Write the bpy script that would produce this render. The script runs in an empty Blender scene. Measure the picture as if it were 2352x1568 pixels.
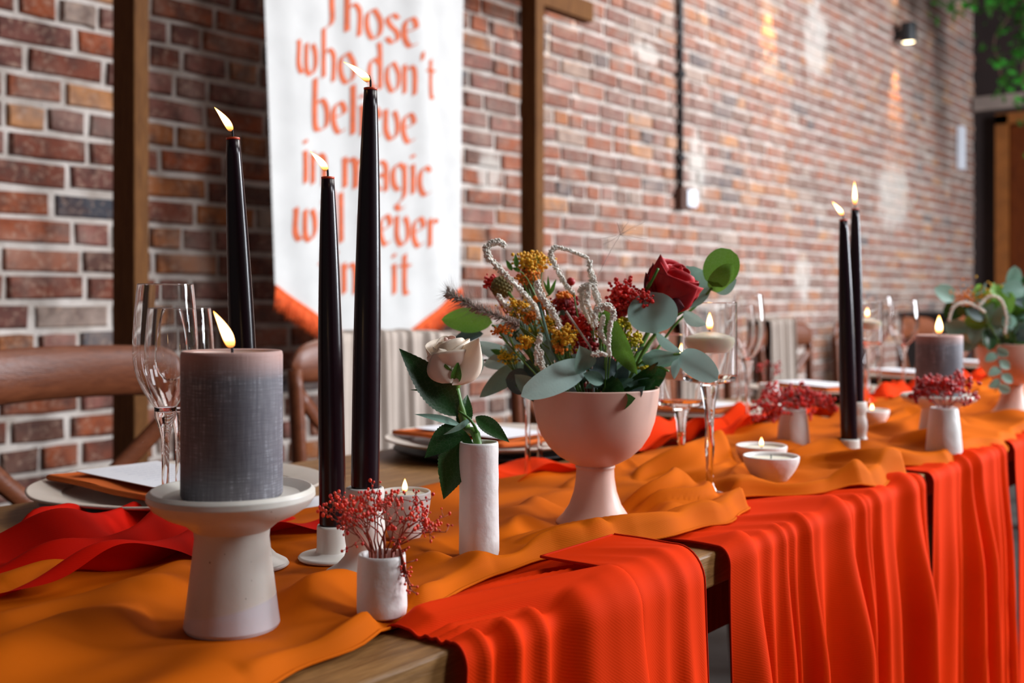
import bpy, math, random
import numpy as np
from mathutils import Vector, Matrix, noise
random.seed(7); RNG = np.random.RandomState(7)
S = bpy.context.scene; COL = S.collection
# ------------------------------------------------------------------ camera
FPX, HORIZ = 2500.0, 690.0
A = math.radians(39.0); CA, SA = math.cos(A), math.sin(A)
F = Vector((CA, SA, 0)); R = Vector((SA, -CA, 0)); Z = Vector((0, 0, 1))
TT = 0.76; CAMZ = TT + 0.235; CAM = Vector((0, 0, CAMZ))
cd = bpy.data.cameras.new('camera'); cam = bpy.data.objects.new('camera', cd); COL.objects.link(cam)
cam.location = CAM; cam.rotation_euler = (math.radians(90), 0, A - math.radians(90))
cd.sensor_width = 36; cd.lens = FPX / 2352 * 36; cd.shift_y = -(784 - HORIZ) / 2352
cd.clip_start = 0.02; cd.clip_end = 60
cd.dof.use_dof = True; cd.dof.focus_distance = 0.92; cd.dof.aperture_fstop = 5.9; cd.dof.aperture_blades = 0
S.camera = cam
# ------------------------------------------------------------------ light and exposure
S.view_settings.view_transform = 'Standard'; S.view_settings.look = 'None'
S.view_settings.gamma = 1; S.view_settings.use_curve_mapping = False
S.view_settings.exposure = -0.35
W = bpy.data.worlds.new('room_air'); S.world = W; W.use_nodes = True
W.node_tree.nodes['Background'].inputs[0].default_value = (0.72, 0.82, 1.0, 1)
W.node_tree.nodes['Background'].inputs[1].default_value = 0.035
def area(name, loc, target, sx, sy, power, color):
    l = bpy.data.lights.new(name, 'AREA'); l.shape = 'RECTANGLE'; l.size = sx; l.size_y = sy
    l.energy = power; l.color = color
    o = bpy.data.objects.new(name, l); COL.objects.link(o); o.location = loc
    o.rotation_euler = (Vector(target) - Vector(loc)).to_track_quat('-Z', 'Y').to_euler(); return o
area('window_and_fill', (6.1, -2.5, 2.4), (4.4, 2.8, 1.4), 1.8, 2.2, 800, (0.88, 0.93, 1.0))
area('window_and_fill', (2.5, -2.5, 3.2), (1.72, 0.8, 0.88), 0.9, 1.5, 23, (0.92, 0.95, 1.0)).data.spread = math.radians(58)  # added fill for the bouquet, beam narrowed to keep the left dim
area('overhead_fill', (1.5, 0.1, 2.9), (1.2, 0.72, 0.8), 0.9, 0.5, 9, (1.0, 0.97, 0.94))  # added overhead fill, brightens the flowers and upper surfaces
area('overhead_fill', (4.6, 1.2, 4.4), (3.4, 1.2, 0.8), 3.0, 1.4, 150, (1.0, 0.97, 0.94))  # added soft fill overhead for the far half of the room

# ------------------------------------------------------------------ helpers
def at(u, v, d):
    return CAM + F * d + R * ((u - 1176) / FPX * d) + Z * (-(v - HORIZ) / FPX * d)
def att(u, v, z=TT):
    return at(u, v, (CAMZ - z) * FPX / (v - HORIZ))
def aty(u, v, y):
    dx = (u - 1176) / FPX
    return at(u, v, y / (SA - dx * CA))
def dep(p): return (Vector(p) - CAM).dot(F)

class MB:
    def __init__(s): s.v = []; s.f = []
    def add(s, vs, fs):
        n = len(s.v); s.v += [tuple(x) for x in vs]; s.f += [tuple(i + n for i in f) for f in fs]; return s
    def box(s, a, b):
        (x0, y0, z0), (x1, y1, z1) = a, b
        return s.add([(x0,y0,z0),(x1,y0,z0),(x1,y1,z0),(x0,y1,z0),(x0,y0,z1),(x1,y0,z1),(x1,y1,z1),(x0,y1,z1)],
              [(0,3,2,1),(4,5,6,7),(0,1,5,4),(1,2,6,5),(2,3,7,6),(3,0,4,7)])
    def lathe(s, prof, seg=40, c=(0,0,0), wob=None):
        n0 = len(s.v); rings = []; q = [prof[0]]
        def turn(k):
            if k <= 0 or k >= len(prof) - 1: return 0
            a = math.atan2(prof[k][1] - prof[k-1][1], prof[k][0] - prof[k-1][0]); b = math.atan2(prof[k+1][1] - prof[k][1], prof[k+1][0] - prof[k][0])
            return abs((b - a + math.pi) % (2 * math.pi) - math.pi)
        for k in range(len(prof) - 1):
            (ra, za), (rb2, zb2) = prof[k], prof[k + 1]; L = math.hypot(rb2 - ra, zb2 - za)
            if 0.003 < L < 0.5:
                e = 0.0006 / L
                if turn(k) > 0.5: q.append((ra + (rb2 - ra) * e, za + (zb2 - za) * e))
                if turn(k + 1) > 0.5: q.append((rb2 - (rb2 - ra) * e, zb2 - (zb2 - za) * e))
            q.append((rb2, zb2))
        prof = q
        for (r, z) in prof:
            if r < 1e-6:
                rings.append([len(s.v)]); s.v.append((c[0], c[1], c[2] + z))
            else:
                ids = []
                for k in range(seg):
                    t = 2 * math.pi * k / seg
                    rr = r * (1 + (wob(t, z) if wob else 0))
                    ids.append(len(s.v)); s.v.append((c[0] + rr * math.cos(t), c[1] + rr * math.sin(t), c[2] + z))
                rings.append(ids)
        for a, b in zip(rings[:-1], rings[1:]):
            if len(a) == 1 and len(b) == 1: continue
            for k in range(seg):
                k2 = (k + 1) % seg
                if len(a) == 1: s.f.append((a[0], b[k2], b[k]))
                elif len(b) == 1: s.f.append((a[k], a[k2], b[0]))
                else: s.f.append((a[k], a[k2], b[k2], b[k]))
        return s
    def tube(s, pts, rad, seg=8, cap=True, flat=1.0):
        pts = [Vector(p) for p in pts]; n = len(pts)
        if not hasattr(rad, '__len__'): rad = [rad] * n
        up = None; rings = []
        for i, p in enumerate(pts):
            t = (pts[min(i + 1, n - 1)] - pts[max(i - 1, 0)])
            t = t.normalized() if t.length > 1e-9 else Vector((0, 0, 1))
            if up is None:
                up = Vector((0, 0, 1)) if abs(t.z) < 0.9 else Vector((1, 0, 0))
            up = (up - t * up.dot(t)).normalized(); sd = t.cross(up)
            ids = []
            for k in range(seg):
                a = 2 * math.pi * k / seg
                ids.append(len(s.v)); s.v.append(tuple(p + (up * math.cos(a) + sd * math.sin(a) * flat) * rad[i]))
            rings.append(ids)
        for a, b in zip(rings[:-1], rings[1:]):
            for k in range(seg):
                k2 = (k + 1) % seg; s.f.append((a[k], a[k2], b[k2], b[k]))
        if cap:
            s.f.append(tuple(reversed(rings[0]))); s.f.append(tuple(rings[-1]))
        return s
    def ball(s, c, r, sub=0, sc=(1, 1, 1)):
        vs, fs = ICO[sub]; c = Vector(c)
        return s.add([(c.x + v[0] * r * sc[0], c.y + v[1] * r * sc[1], c.z + v[2] * r * sc[2]) for v in vs], fs)
    def grid(s, P, nu, nv):
        n = len(s.v)
        for i in range(nu + 1):
            for j in range(nv + 1): s.v.append(tuple(P(i / nu, j / nv)))
        for i in range(nu):
            for j in range(nv):
                a = n + i * (nv + 1) + j; s.f.append((a, a + nv + 1, a + nv + 2, a + 1))
        return s
    def mesh(s, name, smooth=True):
        m = bpy.data.meshes.new(name); m.from_pydata(s.v, [], s.f); m.update()
        if smooth: m.polygons.foreach_set('use_smooth', [True] * len(m.polygons))
        return m
def _ico():
    p = (1 + 5 ** .5) / 2
    v = [Vector(x).normalized() for x in [(-1,p,0),(1,p,0),(-1,-p,0),(1,-p,0),(0,-1,p),(0,1,p),(0,-1,-p),(0,1,-p),(p,0,-1),(p,0,1),(-p,0,-1),(-p,0,1)]]
    f = [(0,11,5),(0,5,1),(0,1,7),(0,7,10),(0,10,11),(1,5,9),(5,11,4),(11,10,2),(10,7,6),(7,1,8),(3,9,4),(3,4,2),(3,2,6),(3,6,8),(3,8,9),(4,9,5),(2,4,11),(6,2,10),(8,6,7),(9,8,1)]
    out = [([tuple(x) for x in v], f)]
    for _ in range(2):
        v = list(v); cache = {}; nf = []
        def mid(a, b):
            k = (min(a, b), max(a, b))
            if k not in cache: cache[k] = len(v); v.append((v[a] + v[b]).normalized())
            return cache[k]
        for a, b, c in f:
            x, y, z = mid(a, b), mid(b, c), mid(c, a)
            nf += [(a, x, z), (b, y, x), (c, z, y), (x, y, z)]
        f = nf; out.append(([tuple(x) for x in v], f))
    return out
ICO = _ico()

def obj(name, m, mat, parent=None, smooth=True, bevel=0, stuff=False, loc=None, label=None):
    if isinstance(m, MB): m = m.mesh(name, smooth)
    if mat is not None and not m.materials: m.materials.append(mat)
    o = bpy.data.objects.new(name, m); COL.objects.link(o)
    if parent is not None: o.parent = parent
    if loc is not None: o.location = loc
    if bevel:
        b = o.modifiers.new('bevel', 'BEVEL'); b.width = bevel; b.segments = 2; b.limit_method = 'ANGLE'
    if stuff: o['kind'] = 'stuff'
    if label: o['label'] = label
    return o
def tag(o, label, cat, group=None, kind=None):
    o['label'] = label; o['category'] = cat
    if group: o['group'] = group
    if kind: o['kind'] = kind
    return o
def thing(name, loc, label, cat, group=None, rz=0):
    o = bpy.data.objects.new(name, None); COL.objects.link(o); o.empty_display_size = 0.02
    o.location = loc; o.rotation_euler = (0, 0, rz); return tag(o, label, cat, group)
def children_of(o): return [c for c in ALLCH.get(o.name, [])]
def copy_tree(o, parent=None):
    c = o.copy(); COL.objects.link(c)
    if parent is not None: c.parent = parent
    for ch in o.children: copy_tree(ch, c)
    return c
def struct(o): o['kind'] = 'structure'; return o
def spline(pts, n):
    pts = [Vector(p) for p in pts]; m = len(pts) - 1; out = []
    for i in range(n + 1):
        t = i / n * m; k = min(int(t), m - 1); f = t - k
        p0, p1, p2, p3 = pts[max(k - 1, 0)], pts[k], pts[k + 1], pts[min(k + 2, m)]
        out.append(0.5 * ((2 * p1) + (p2 - p0) * f + (2 * p0 - 5 * p1 + 4 * p2 - p3) * f * f + (3 * p1 - p0 - 3 * p2 + p3) * f ** 3))
    return out

# ------------------------------------------------------------------ materials
class NT:
    def __init__(s, name):
        s.m = bpy.data.materials.new(name); s.m.use_nodes = True; s.t = s.m.node_tree
        s.b = s.t.nodes['Principled BSDF']; s.out = s.t.nodes['Material Output']
    def n(s, typ, **k):
        x = s.t.nodes.new(typ)
        for a, b in k.items(): setattr(x, a, b)
        return x
    def l(s, a, b): s.t.links.new(a, b)
    def coord(s, kind='Object', scale=(1, 1, 1)):
        c = s.n('ShaderNodeTexCoord') if kind != 'Position' else s.n('ShaderNodeNewGeometry')
        mp = s.n('ShaderNodeMapping'); mp.inputs['Scale'].default_value = scale
        s.l(c.outputs[kind], mp.inputs[0]); return mp.outputs[0]
    def noise(s, co, scale, detail=3, rough=0.5, dist=0):
        x = s.n('ShaderNodeTexNoise'); x.inputs['Scale'].default_value = scale; x.inputs['Detail'].default_value = detail
        x.inputs['Roughness'].default_value = rough; x.inputs['Distortion'].default_value = dist
        if co is not None: s.l(co, x.inputs['Vector'])
        return x.outputs['Fac']
    def ramp(s, fac, stops, interp='LINEAR'):
        x = s.n('ShaderNodeValToRGB'); x.color_ramp.interpolation = interp
        e = x.color_ramp.elements
        while len(e) > 1: e.remove(e[-1])
        e[0].position = stops[0][0]; e[0].color = tuple(stops[0][1]) + (1,)
        for p, c in stops[1:]:
            q = e.new(p); q.color = tuple(c) + (1,)
        s.l(fac, x.inputs[0]); return x.outputs[0]
    def mix(s, fac, a, b, mode='MIX'):
        x = s.n('ShaderNodeMix', data_type='RGBA', blend_type=mode)
        for sock, v in ((x.inputs[0], fac), (x.inputs[6], a), (x.inputs[7], b)):
            if hasattr(v, 'is_linked') or hasattr(v, 'links'): s.l(v, sock)
            elif hasattr(v, '__len__'): sock.default_value = tuple(v) + ((1,) if len(v) == 3 else ())
            else: sock.default_value = v
        return x.outputs[2]
    def math(s, op, a, b=0.0, c=None):
        x = s.n('ShaderNodeMath', operation=op)
        for i, v in enumerate((a, b) if c is None else (a, b, c)):
            if hasattr(v, 'links'): s.l(v, x.inputs[i])
            else: x.inputs[i].default_value = v
        return x.outputs[0]
    def bump(s, h, strength=0.3, dist=0.01):
        x = s.n('ShaderNodeBump'); x.inputs['Strength'].default_value = strength; x.inputs['Distance'].default_value = dist
        s.l(h, x.inputs['Height']); s.l(x.outputs[0], s.b.inputs['Normal']); return x
    def set(s, **k):
        for a, v in k.items():
            sock = s.b.inputs[a.replace('_', ' ')]
            if hasattr(v, 'links'): s.l(v, sock)
            elif hasattr(v, '__len__') and len(v) == 3 and sock.type == 'RGBA': sock.default_value = tuple(v) + (1,)
            else: sock.default_value = v
        return s
def simple(name, col, rough=0.5, var=0.12, nscale=30, bump=0.0, bscale=200, metallic=0, sss=0, spec=0.5, coat=0, transl=0, bdist=0.002):
    t = NT(name); co = t.coord('Object')
    f = t.noise(co, nscale, 4)
    c = t.ramp(f, [(0.3, [x * (1 - var) for x in col]), (0.7, [min(1, x * (1 + var)) for x in col])])
    t.set(Base_Color=c, Roughness=rough, Metallic=metallic, Specular_IOR_Level=spec, Coat_Weight=coat)
    if sss: t.set(Subsurface_Weight=sss, Subsurface_Radius=(0.02, 0.01, 0.006), Subsurface_Scale=0.6)
    if bump: t.bump(t.noise(co, bscale, 4), bump, bdist)
    if transl:
        tr = t.n('ShaderNodeBsdfTranslucent'); t.l(c, tr.inputs[0]); mx = t.n('ShaderNodeMixShader'); mx.inputs[0].default_value = transl
        t.l(t.b.outputs[0], mx.inputs[1]); t.l(tr.outputs[0], mx.inputs[2]); t.l(mx.outputs[0], t.out.inputs[0])
    return t.m

# plaster patches shared by brick and mortar: centre (X, Z) and half sizes on the wall, in metres
WALLY = 2.80
PATCH = []
for (u, v, ru, rv) in [(1122, 395, 34, 48), (1872, 95, 32, 105), (1600, 385, 26, 95), (2050, 450, 42, 95), (1480, 120, 40, 25), (1845, 640, 22, 60), (880, 800, 60, 60)]:
    p = aty(u, v, WALLY); q = aty(u + ru, v, WALLY); PATCH.append((p.x, p.z, abs(q.x - p.x), rv / FPX * dep(p)))
def plaster(t, base):
    g = t.n('ShaderNodeNewGeometry'); sp = t.n('ShaderNodeSeparateXYZ'); t.l(g.outputs['Position'], sp.inputs[0])
    nz = t.noise(g.outputs['Position'], 9, 4, 0.6)
    best = None
    for (px, pz, rx, rz) in PATCH:
        a = t.math('DIVIDE', t.math('SUBTRACT', sp.outputs[0], px), rx); b = t.math('DIVIDE', t.math('SUBTRACT', sp.outputs[2], pz), rz)
        d = t.math('SQRT', t.math('ADD', t.math('MULTIPLY', a, a), t.math('MULTIPLY', b, b)))
        best = d if best is None else t.math('MINIMUM', best, d)
    m = t.math('ADD', best, t.math('MULTIPLY', t.math('SUBTRACT', nz, 0.5), 1.6))
    mask = t.ramp(m, [(0.6, (0.6, 0.6, 0.6)), (1.1, (0, 0, 0))])
    # pale plaster mixed in over the patch mask
    return t.mix(mask, base, (0.60, 0.56, 0.51))
def brick_mat(src):
    t = NT('brick_' + src)
    if src == 'object':
        r = t.n('ShaderNodeObjectInfo').outputs['Random']
    else:
        r = t.n('ShaderNodeNewGeometry').outputs['Random Per Island']
    g = t.n('ShaderNodeNewGeometry').outputs['Position']
    pal = t.ramp(r, [(0.0, (0.17, 0.050, 0.030)), (0.14, (0.25, 0.070, 0.032)), (0.28, (0.15, 0.055, 0.042)), (0.40, (0.31, 0.105, 0.036)),
                     (0.5, (0.23, 0.09, 0.07)), (0.62, (0.27, 0.068, 0.028)), (0.74, (0.12, 0.055, 0.04)), (0.86, (0.42, 0.18, 0.07)),
                     (0.92, (0.055, 0.055, 0.065)), (0.95, (0.30, 0.22, 0.18))], 'CONSTANT')
    n1 = t.noise(g, 14, 5, 0.6); n2 = t.noise(g, 60, 4, 0.6); n3 = t.noise(g, 5, 2)
    c = t.mix(t.ramp(n1, [(0.42, (0, 0, 0)), (0.66, (0.85, 0.85, 0.85))]), pal, (0.07, 0.036, 0.03))
    c = t.mix(t.ramp(n2, [(0.52, (0, 0, 0)), (0.75, (0.6, 0.6, 0.6))]), c, (0.45, 0.30, 0.22))
    c = t.mix(t.ramp(n3, [(0.5, (0, 0, 0)), (0.8, (0.35, 0.35, 0.35))]), c, (0.5, 0.38, 0.32))
    sx = t.n('ShaderNodeSeparateXYZ'); t.l(g, sx.inputs[0])      # brighter light on the far half of the wall, painted into the brick colour
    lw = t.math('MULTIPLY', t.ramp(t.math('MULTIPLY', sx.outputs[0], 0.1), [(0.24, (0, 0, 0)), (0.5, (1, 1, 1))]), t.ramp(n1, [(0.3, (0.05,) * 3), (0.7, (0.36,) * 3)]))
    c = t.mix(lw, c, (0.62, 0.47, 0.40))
    t.set(Base_Color=plaster(t, c), Roughness=0.9, Specular_IOR_Level=0.15)
    t.bump(t.noise(g, 90, 6, 0.65), 0.5, 0.006); return t.m
def mortar_mat():
    t = NT('mortar'); g = t.n('ShaderNodeNewGeometry').outputs['Position']
    c = t.ramp(t.noise(g, 12, 5), [(0.3, (0.42, 0.35, 0.30)), (0.7, (0.74, 0.66, 0.60))])
    t.set(Base_Color=plaster(t, c), Roughness=0.95, Specular_IOR_Level=0.1); t.bump(t.noise(g, 70, 6, 0.7), 0.8, 0.01); return t.m
def wood_mat(name, c1, c2, rough=0.5, scale=(3, 40, 40), gs=3.0, spec=0.4):
    t = NT(name); co = t.coord('Object', scale)
    f = t.noise(co, gs, 6, 0.6, 1.2); f2 = t.noise(co, gs * 5, 3)
    c = t.ramp(f, [(0.3, c1), (0.68, c2)]); c = t.mix(t.math('MULTIPLY', f2, 0.35), c, [x * 0.5 for x in c1])
    t.set(Base_Color=c, Roughness=rough, Specular_IOR_Level=spec * 0.5); t.bump(f2, 0.25, 0.002); return t.m
def cloth_mat(name, col, sheen=0.0, weave=1400, transl=0.10, rough=0.7):
    t = NT(name); co = t.coord('Object')
    w = t.n('ShaderNodeTexWave', wave_type='BANDS', bands_direction='DIAGONAL'); w.inputs['Scale'].default_value = weave / 6.28; t.l(co, w.inputs[0])
    f = t.noise(co, 8, 3); f2 = t.noise(co, 500, 2)
    c = t.ramp(f, [(0.3, [x * 0.93 for x in col]), (0.7, [min(1, x * 1.07) for x in col])])
    t.set(Base_Color=c, Roughness=rough, Specular_IOR_Level=0.03, Sheen_Weight=sheen, Sheen_Roughness=0.4, Sheen_Tint=[min(1, x * 1.3 + 0.05) for x in col])
    t.bump(t.math('ADD', w.outputs['Fac'], f2), 0.10, 0.0006)
    if transl:
        tr = t.n('ShaderNodeBsdfTranslucent'); t.l(c, tr.inputs[0]); mx = t.n('ShaderNodeMixShader'); mx.inputs[0].default_value = transl
        t.l(t.b.outputs[0], mx.inputs[1]); t.l(tr.outputs[0], mx.inputs[2]); t.l(mx.outputs[0], t.out.inputs[0])
    return t.m
def leaf_mat(name, c1, c2, transl=0.2, rough=0.5, vein=0.15):
    t = NT(name); co = t.coord('Object'); ri = t.n('ShaderNodeObjectInfo').outputs['Random']
    f = t.noise(co, 60, 4, 0.6); v = t.n('ShaderNodeTexVoronoi', feature='DISTANCE_TO_EDGE'); v.inputs['Scale'].default_value = 260; t.l(co, v.inputs[0])
    c = t.mix(ri, c1, c2); c = t.mix(t.math('MULTIPLY', f, 0.5), c, [x * 0.7 for x in c1])
    vf = t.ramp(v.outputs['Distance'], [(0.0, (1, 1, 1)), (0.06, (0, 0, 0))])
    c = t.mix(t.math('MULTIPLY', vf, vein), c, (0.6, 0.7, 0.55))
    t.set(Base_Color=c, Roughness=rough, Specular_IOR_Level=0.4); t.bump(v.outputs['Distance'], 0.15, 0.0008)
    tr = t.n('ShaderNodeBsdfTranslucent'); t.l(c, tr.inputs[0]); mx = t.n('ShaderNodeMixShader'); mx.inputs[0].default_value = transl
    t.l(t.b.outputs[0], mx.inputs[1]); t.l(tr.outputs[0], mx.inputs[2]); t.l(mx.outputs[0], t.out.inputs[0]); return t.m
def emis(name, col, st):
    t = NT(name); t.set(Base_Color=(0, 0, 0), Emission_Color=col, Emission_Strength=st); return t.m
def flame_mat():
    t = NT('candle_flame'); c = t.n('ShaderNodeTexCoord'); sp = t.n('ShaderNodeSeparateXYZ'); t.l(c.outputs['Generated'], sp.inputs[0])
    core = t.ramp(sp.outputs[2], [(0.0, (0.9, 0.25, 0.06)), (0.16, (1.0, 0.42, 0.10)), (0.34, (1.0, 0.72, 0.38)), (0.75, (1.0, 0.66, 0.28)), (1.0, (1.0, 0.40, 0.06))])
    st = t.ramp(sp.outputs[2], [(0.0, (0.03,) * 3), (0.22, (0.5,) * 3), (0.45, (1,) * 3), (1.0, (0.5,) * 3)])
    lw = t.n('ShaderNodeLayerWeight'); lw.inputs[0].default_value = 0.5      # thin gas at the rim glows less than the deep core
    rim = t.ramp(lw.outputs['Facing'], [(0.45, (0, 0, 0)), (0.85, (1, 1, 1))])
    col = t.mix(rim, core, (1.0, 0.30, 0.02)); k = t.math('SUBTRACT', 1.0, t.math('MULTIPLY', rim, 0.87))
    t.set(Base_Color=(0, 0, 0), Emission_Color=col, Roughness=1, Specular_IOR_Level=0); t.l(t.math('MULTIPLY', t.math('MULTIPLY', st, k), 13), t.b.inputs['Emission Strength']); return t.m
def stoneware(name, col, speck=True, refl_band=False, rough=0.35, bump=0.15, bscale=60, bd=0.002):
    t = NT(name); co = t.coord('Object')
    c = t.ramp(t.noise(co, 20, 4), [(0.3, [x * 0.93 for x in col]), (0.7, [min(1, x * 1.04) for x in col])])
    if speck:
        v = t.n('ShaderNodeTexVoronoi'); v.inputs['Scale'].default_value = 210; t.l(co, v.inputs[0])
        k = t.math('MULTIPLY', t.ramp(v.outputs['Distance'], [(0.10, (1, 1, 1)), (0.16, (0, 0, 0))]), t.ramp(t.noise(co, 130, 1), [(0.6, (0, 0, 0)), (0.64, (1, 1, 1))]))
        c = t.mix(k, c, (0.12, 0.08, 0.05))
    r = rough
    if refl_band:  # paler, glossier foot: reflection of the tabletop paper painted into the glaze
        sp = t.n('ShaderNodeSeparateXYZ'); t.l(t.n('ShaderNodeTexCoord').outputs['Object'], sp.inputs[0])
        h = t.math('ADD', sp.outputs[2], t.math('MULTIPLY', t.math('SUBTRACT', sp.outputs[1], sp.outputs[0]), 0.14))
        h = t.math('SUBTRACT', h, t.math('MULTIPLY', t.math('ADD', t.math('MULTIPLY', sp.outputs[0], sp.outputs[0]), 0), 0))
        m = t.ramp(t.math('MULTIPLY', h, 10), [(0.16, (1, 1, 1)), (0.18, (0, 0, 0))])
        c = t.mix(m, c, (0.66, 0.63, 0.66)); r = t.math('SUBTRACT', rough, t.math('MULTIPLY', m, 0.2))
    t.set(Base_Color=c, Roughness=r, Specular_IOR_Level=0.5, Subsurface_Weight=0.05, Subsurface_Scale=0.01)
    if bump: t.bump(t.noise(co, bscale, 4, 0.5), bump, bd)
    return t.m
def glass_mat():
    t = NT('clear_glass'); t.t.nodes.remove(t.b); g = t.n('ShaderNodeBsdfGlass'); g.inputs['Roughness'].default_value = 0.0; g.inputs['IOR'].default_value = 1.45
    g.inputs['Color'].default_value = (1, 1, 1, 1); t.l(g.outputs[0], t.out.inputs[0]); return t.m

M = dict(
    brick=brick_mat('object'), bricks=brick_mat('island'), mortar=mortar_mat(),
    table=wood_mat('oiled_table_wood', (0.17, 0.075, 0.022), (0.40, 0.20, 0.065), 0.5, (4, 30, 30), 3.0),
    post=wood_mat('frame_wood', (0.085, 0.030, 0.007), (0.20, 0.080, 0.020), 0.8, (40, 40, 3), 3.0),
    chair=wood_mat('walnut_chair_wood', (0.11, 0.030, 0.012), (0.20, 0.060, 0.024), 0.36, (5, 30, 30), 3.0, 0.5),
    amber=cloth_mat('amber_chiffon', (0.57, 0.110, 0.003)),
    flameo=cloth_mat('flame_orange_chiffon', (0.74, 0.034, 0.001)),
    red=cloth_mat('scarlet_chiffon', (0.50, 0.006, 0.001)),
    hem=cloth_mat('hem_thread', (0.5, 0.02, 0.003), weave=9000, transl=0),
    beige=cloth_mat('beige_throw', (0.42, 0.35, 0.30), weave=900, transl=0),
    banner=cloth_mat('banner_canvas', (0.64, 0.63, 0.61), sheen=0, weave=900, transl=0.1, rough=0.8),
    paint=simple('orange_lettering_paint', (0.56, 0.085, 0.008), 0.7, 0.15, 40),
    fringe=simple('orange_fringe_yarn', (0.72, 0.10, 0.01), 0.8, 0.25, 90),
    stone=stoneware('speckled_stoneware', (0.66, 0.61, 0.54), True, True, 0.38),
    bisque=stoneware('white_bisque', (0.74, 0.70, 0.67), False, False, 0.5, 0.35, 55, 0.004),
    holder=stoneware('ivory_glaze', (0.70, 0.65, 0.59), False, False, 0.4, 0.05),
    blush=stoneware('blush_glaze', (0.70, 0.43, 0.34), False, False, 0.45, 0.06, 200, 0.001),
    plate=stoneware('cream_plate_glaze', (0.64, 0.56, 0.48), True, False, 0.35, 0.1),
    charger=simple('black_charger', (0.02, 0.018, 0.022), 0.4, 0.2),
    napkin=cloth_mat('terracotta_linen', (0.56, 0.12, 0.028), weave=2400, transl=0),
    paper=simple('white_card', (0.80, 0.80, 0.84), 0.7, 0.03, 20),
    ink=simple('grey_ink', (0.50, 0.50, 0.58), 0.8, 0.05),
    taper=simple('plum_wax', (0.012, 0.003, 0.006), 0.26, 0.15, 8, 0.10, 30, sss=0.0, spec=0.4, bdist=0.003),
    tip=simple('glow_tinted_rim', (0.55, 0.06, 0.015), 0.4, 0.1, sss=0.4),  # flame glow in the thin wax, put into the colour
    wick=simple('charred_wick', (0.02, 0.015, 0.02), 0.8, 0.2),
    wax=simple('ivory_wax', (0.86, 0.74, 0.58), 0.45, 0.05, 10, sss=0.5),
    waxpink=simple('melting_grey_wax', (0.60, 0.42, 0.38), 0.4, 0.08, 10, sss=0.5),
    glass=glass_mat(), flame=flame_mat(),
    euc=leaf_mat('eucalyptus_leaf', (0.36, 0.56, 0.50), (0.50, 0.68, 0.62), 0.2, 0.55, 0.08),
    eucg=leaf_mat('green_eucalyptus_leaf', (0.15, 0.33, 0.035), (0.20, 0.40, 0.06), 0.35, 0.5, 0.08),
    eucm=leaf_mat('grey_green_leaf', (0.20, 0.36, 0.28), (0.28, 0.45, 0.37), 0.2, 0.55, 0.08),
    eucd=leaf_mat('dark_grey_leaf', (0.09, 0.14, 0.145), (0.12, 0.18, 0.18), 0.1, 0.5, 0.06),
    rleaf=leaf_mat('rose_leaf', (0.018, 0.065, 0.016), (0.035, 0.12, 0.02), 0.15, 0.33, 0.05),
    sepal=leaf_mat('sepal_green', (0.06, 0.19, 0.02), (0.10, 0.26, 0.03), 0.25, 0.45, 0.1),
    stem=simple('green_stem', (0.10, 0.22, 0.035), 0.4, 0.2, 60),
    twig=simple('brown_twig', (0.12, 0.06, 0.03), 0.6, 0.25, 80),
    redp=simple('crimson_petal', (0.52, 0.003, 0.010), 0.6, 0.2, 45, 0.1, 150, transl=0.08),
    redd=simple('dark_crimson_petal', (0.14, 0.003, 0.010), 0.6, 0.3, 45, transl=0.05),
    cream=simple('cream_petal', (0.98, 0.84, 0.69), 0.5, 0.04, 30, 0.06, 120, transl=0.25),
    pinkp=simple('blush_petal', (0.96, 0.70, 0.60), 0.5, 0.06, 30, 0.06, 120, transl=0.25),
    yellow=simple('golden_floret', (0.90, 0.42, 0.01), 0.6, 0.3, 120),
    orangef=simple('orange_floret', (0.80, 0.22, 0.01), 0.6, 0.3, 120),
    lime=simple('lemon_floret', (0.80, 0.58, 0.02), 0.6, 0.3, 120),
    berry=simple('scarlet_berry', (0.70, 0.014, 0.008), 0.35, 0.25, 120),
    berryo=simple('orange_red_berry', (0.80, 0.045, 0.010), 0.35, 0.25, 120), redtwig=simple('reddish_twig', (0.30, 0.045, 0.015), 0.6, 0.2, 80),
    berryd=simple('deep_red_berry', (0.36, 0.008, 0.012), 0.4, 0.3, 120),
    amaranth=simple('white_amaranth', (0.88, 0.83, 0.74), 0.8, 0.06, 120),
    grass=simple('grass_hair', (0.30, 0.24, 0.20), 0.7, 0.4, 200),
    wisp=simple('dry_grass', (0.55, 0.42, 0.36), 0.7, 0.1),
    pod=simple('seed_pod', (0.20, 0.15, 0.04), 0.7, 0.4, 200, 0.5, 300),
    black=simple('black_metal', (0.012, 0.012, 0.014), 0.45, 0.1),
    darkwall=simple('dark_plum_wall', (0.018, 0.008, 0.007), 0.8, 0.3, 3),
    floor=simple('concrete_floor', (0.055, 0.05, 0.045), 0.6, 0.2, 3, 0.2, 30),
    pale=simple('pale_wall_paint', (0.14, 0.135, 0.13), 0.8, 0.05, 3),
    lintel=simple('pale_lintel', (0.26, 0.20, 0.17), 0.7, 0.15, 5),
    door=wood_mat('orange_door_wood', (0.07, 0.012, 0.002), (0.17, 0.036, 0.005), 0.45, (30, 30, 3), 2.0),
    doorframe=simple('door_frame_wood', (0.24, 0.075, 0.012), 0.5, 0.2, 10),
    white=simple('white_plastic', (0.75, 0.78, 0.85), 0.4, 0.03), boxred=simple('brown_back_box', (0.09, 0.035, 0.02), 0.6, 0.2),
    ivy=leaf_mat('ivy_leaf', (0.03, 0.20, 0.02), (0.10, 0.42, 0.05), 0.2, 0.4, 0.0),
    bulb=emis('lamp_lens', (1.0, 0.80, 0.5), 12),
)
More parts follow.
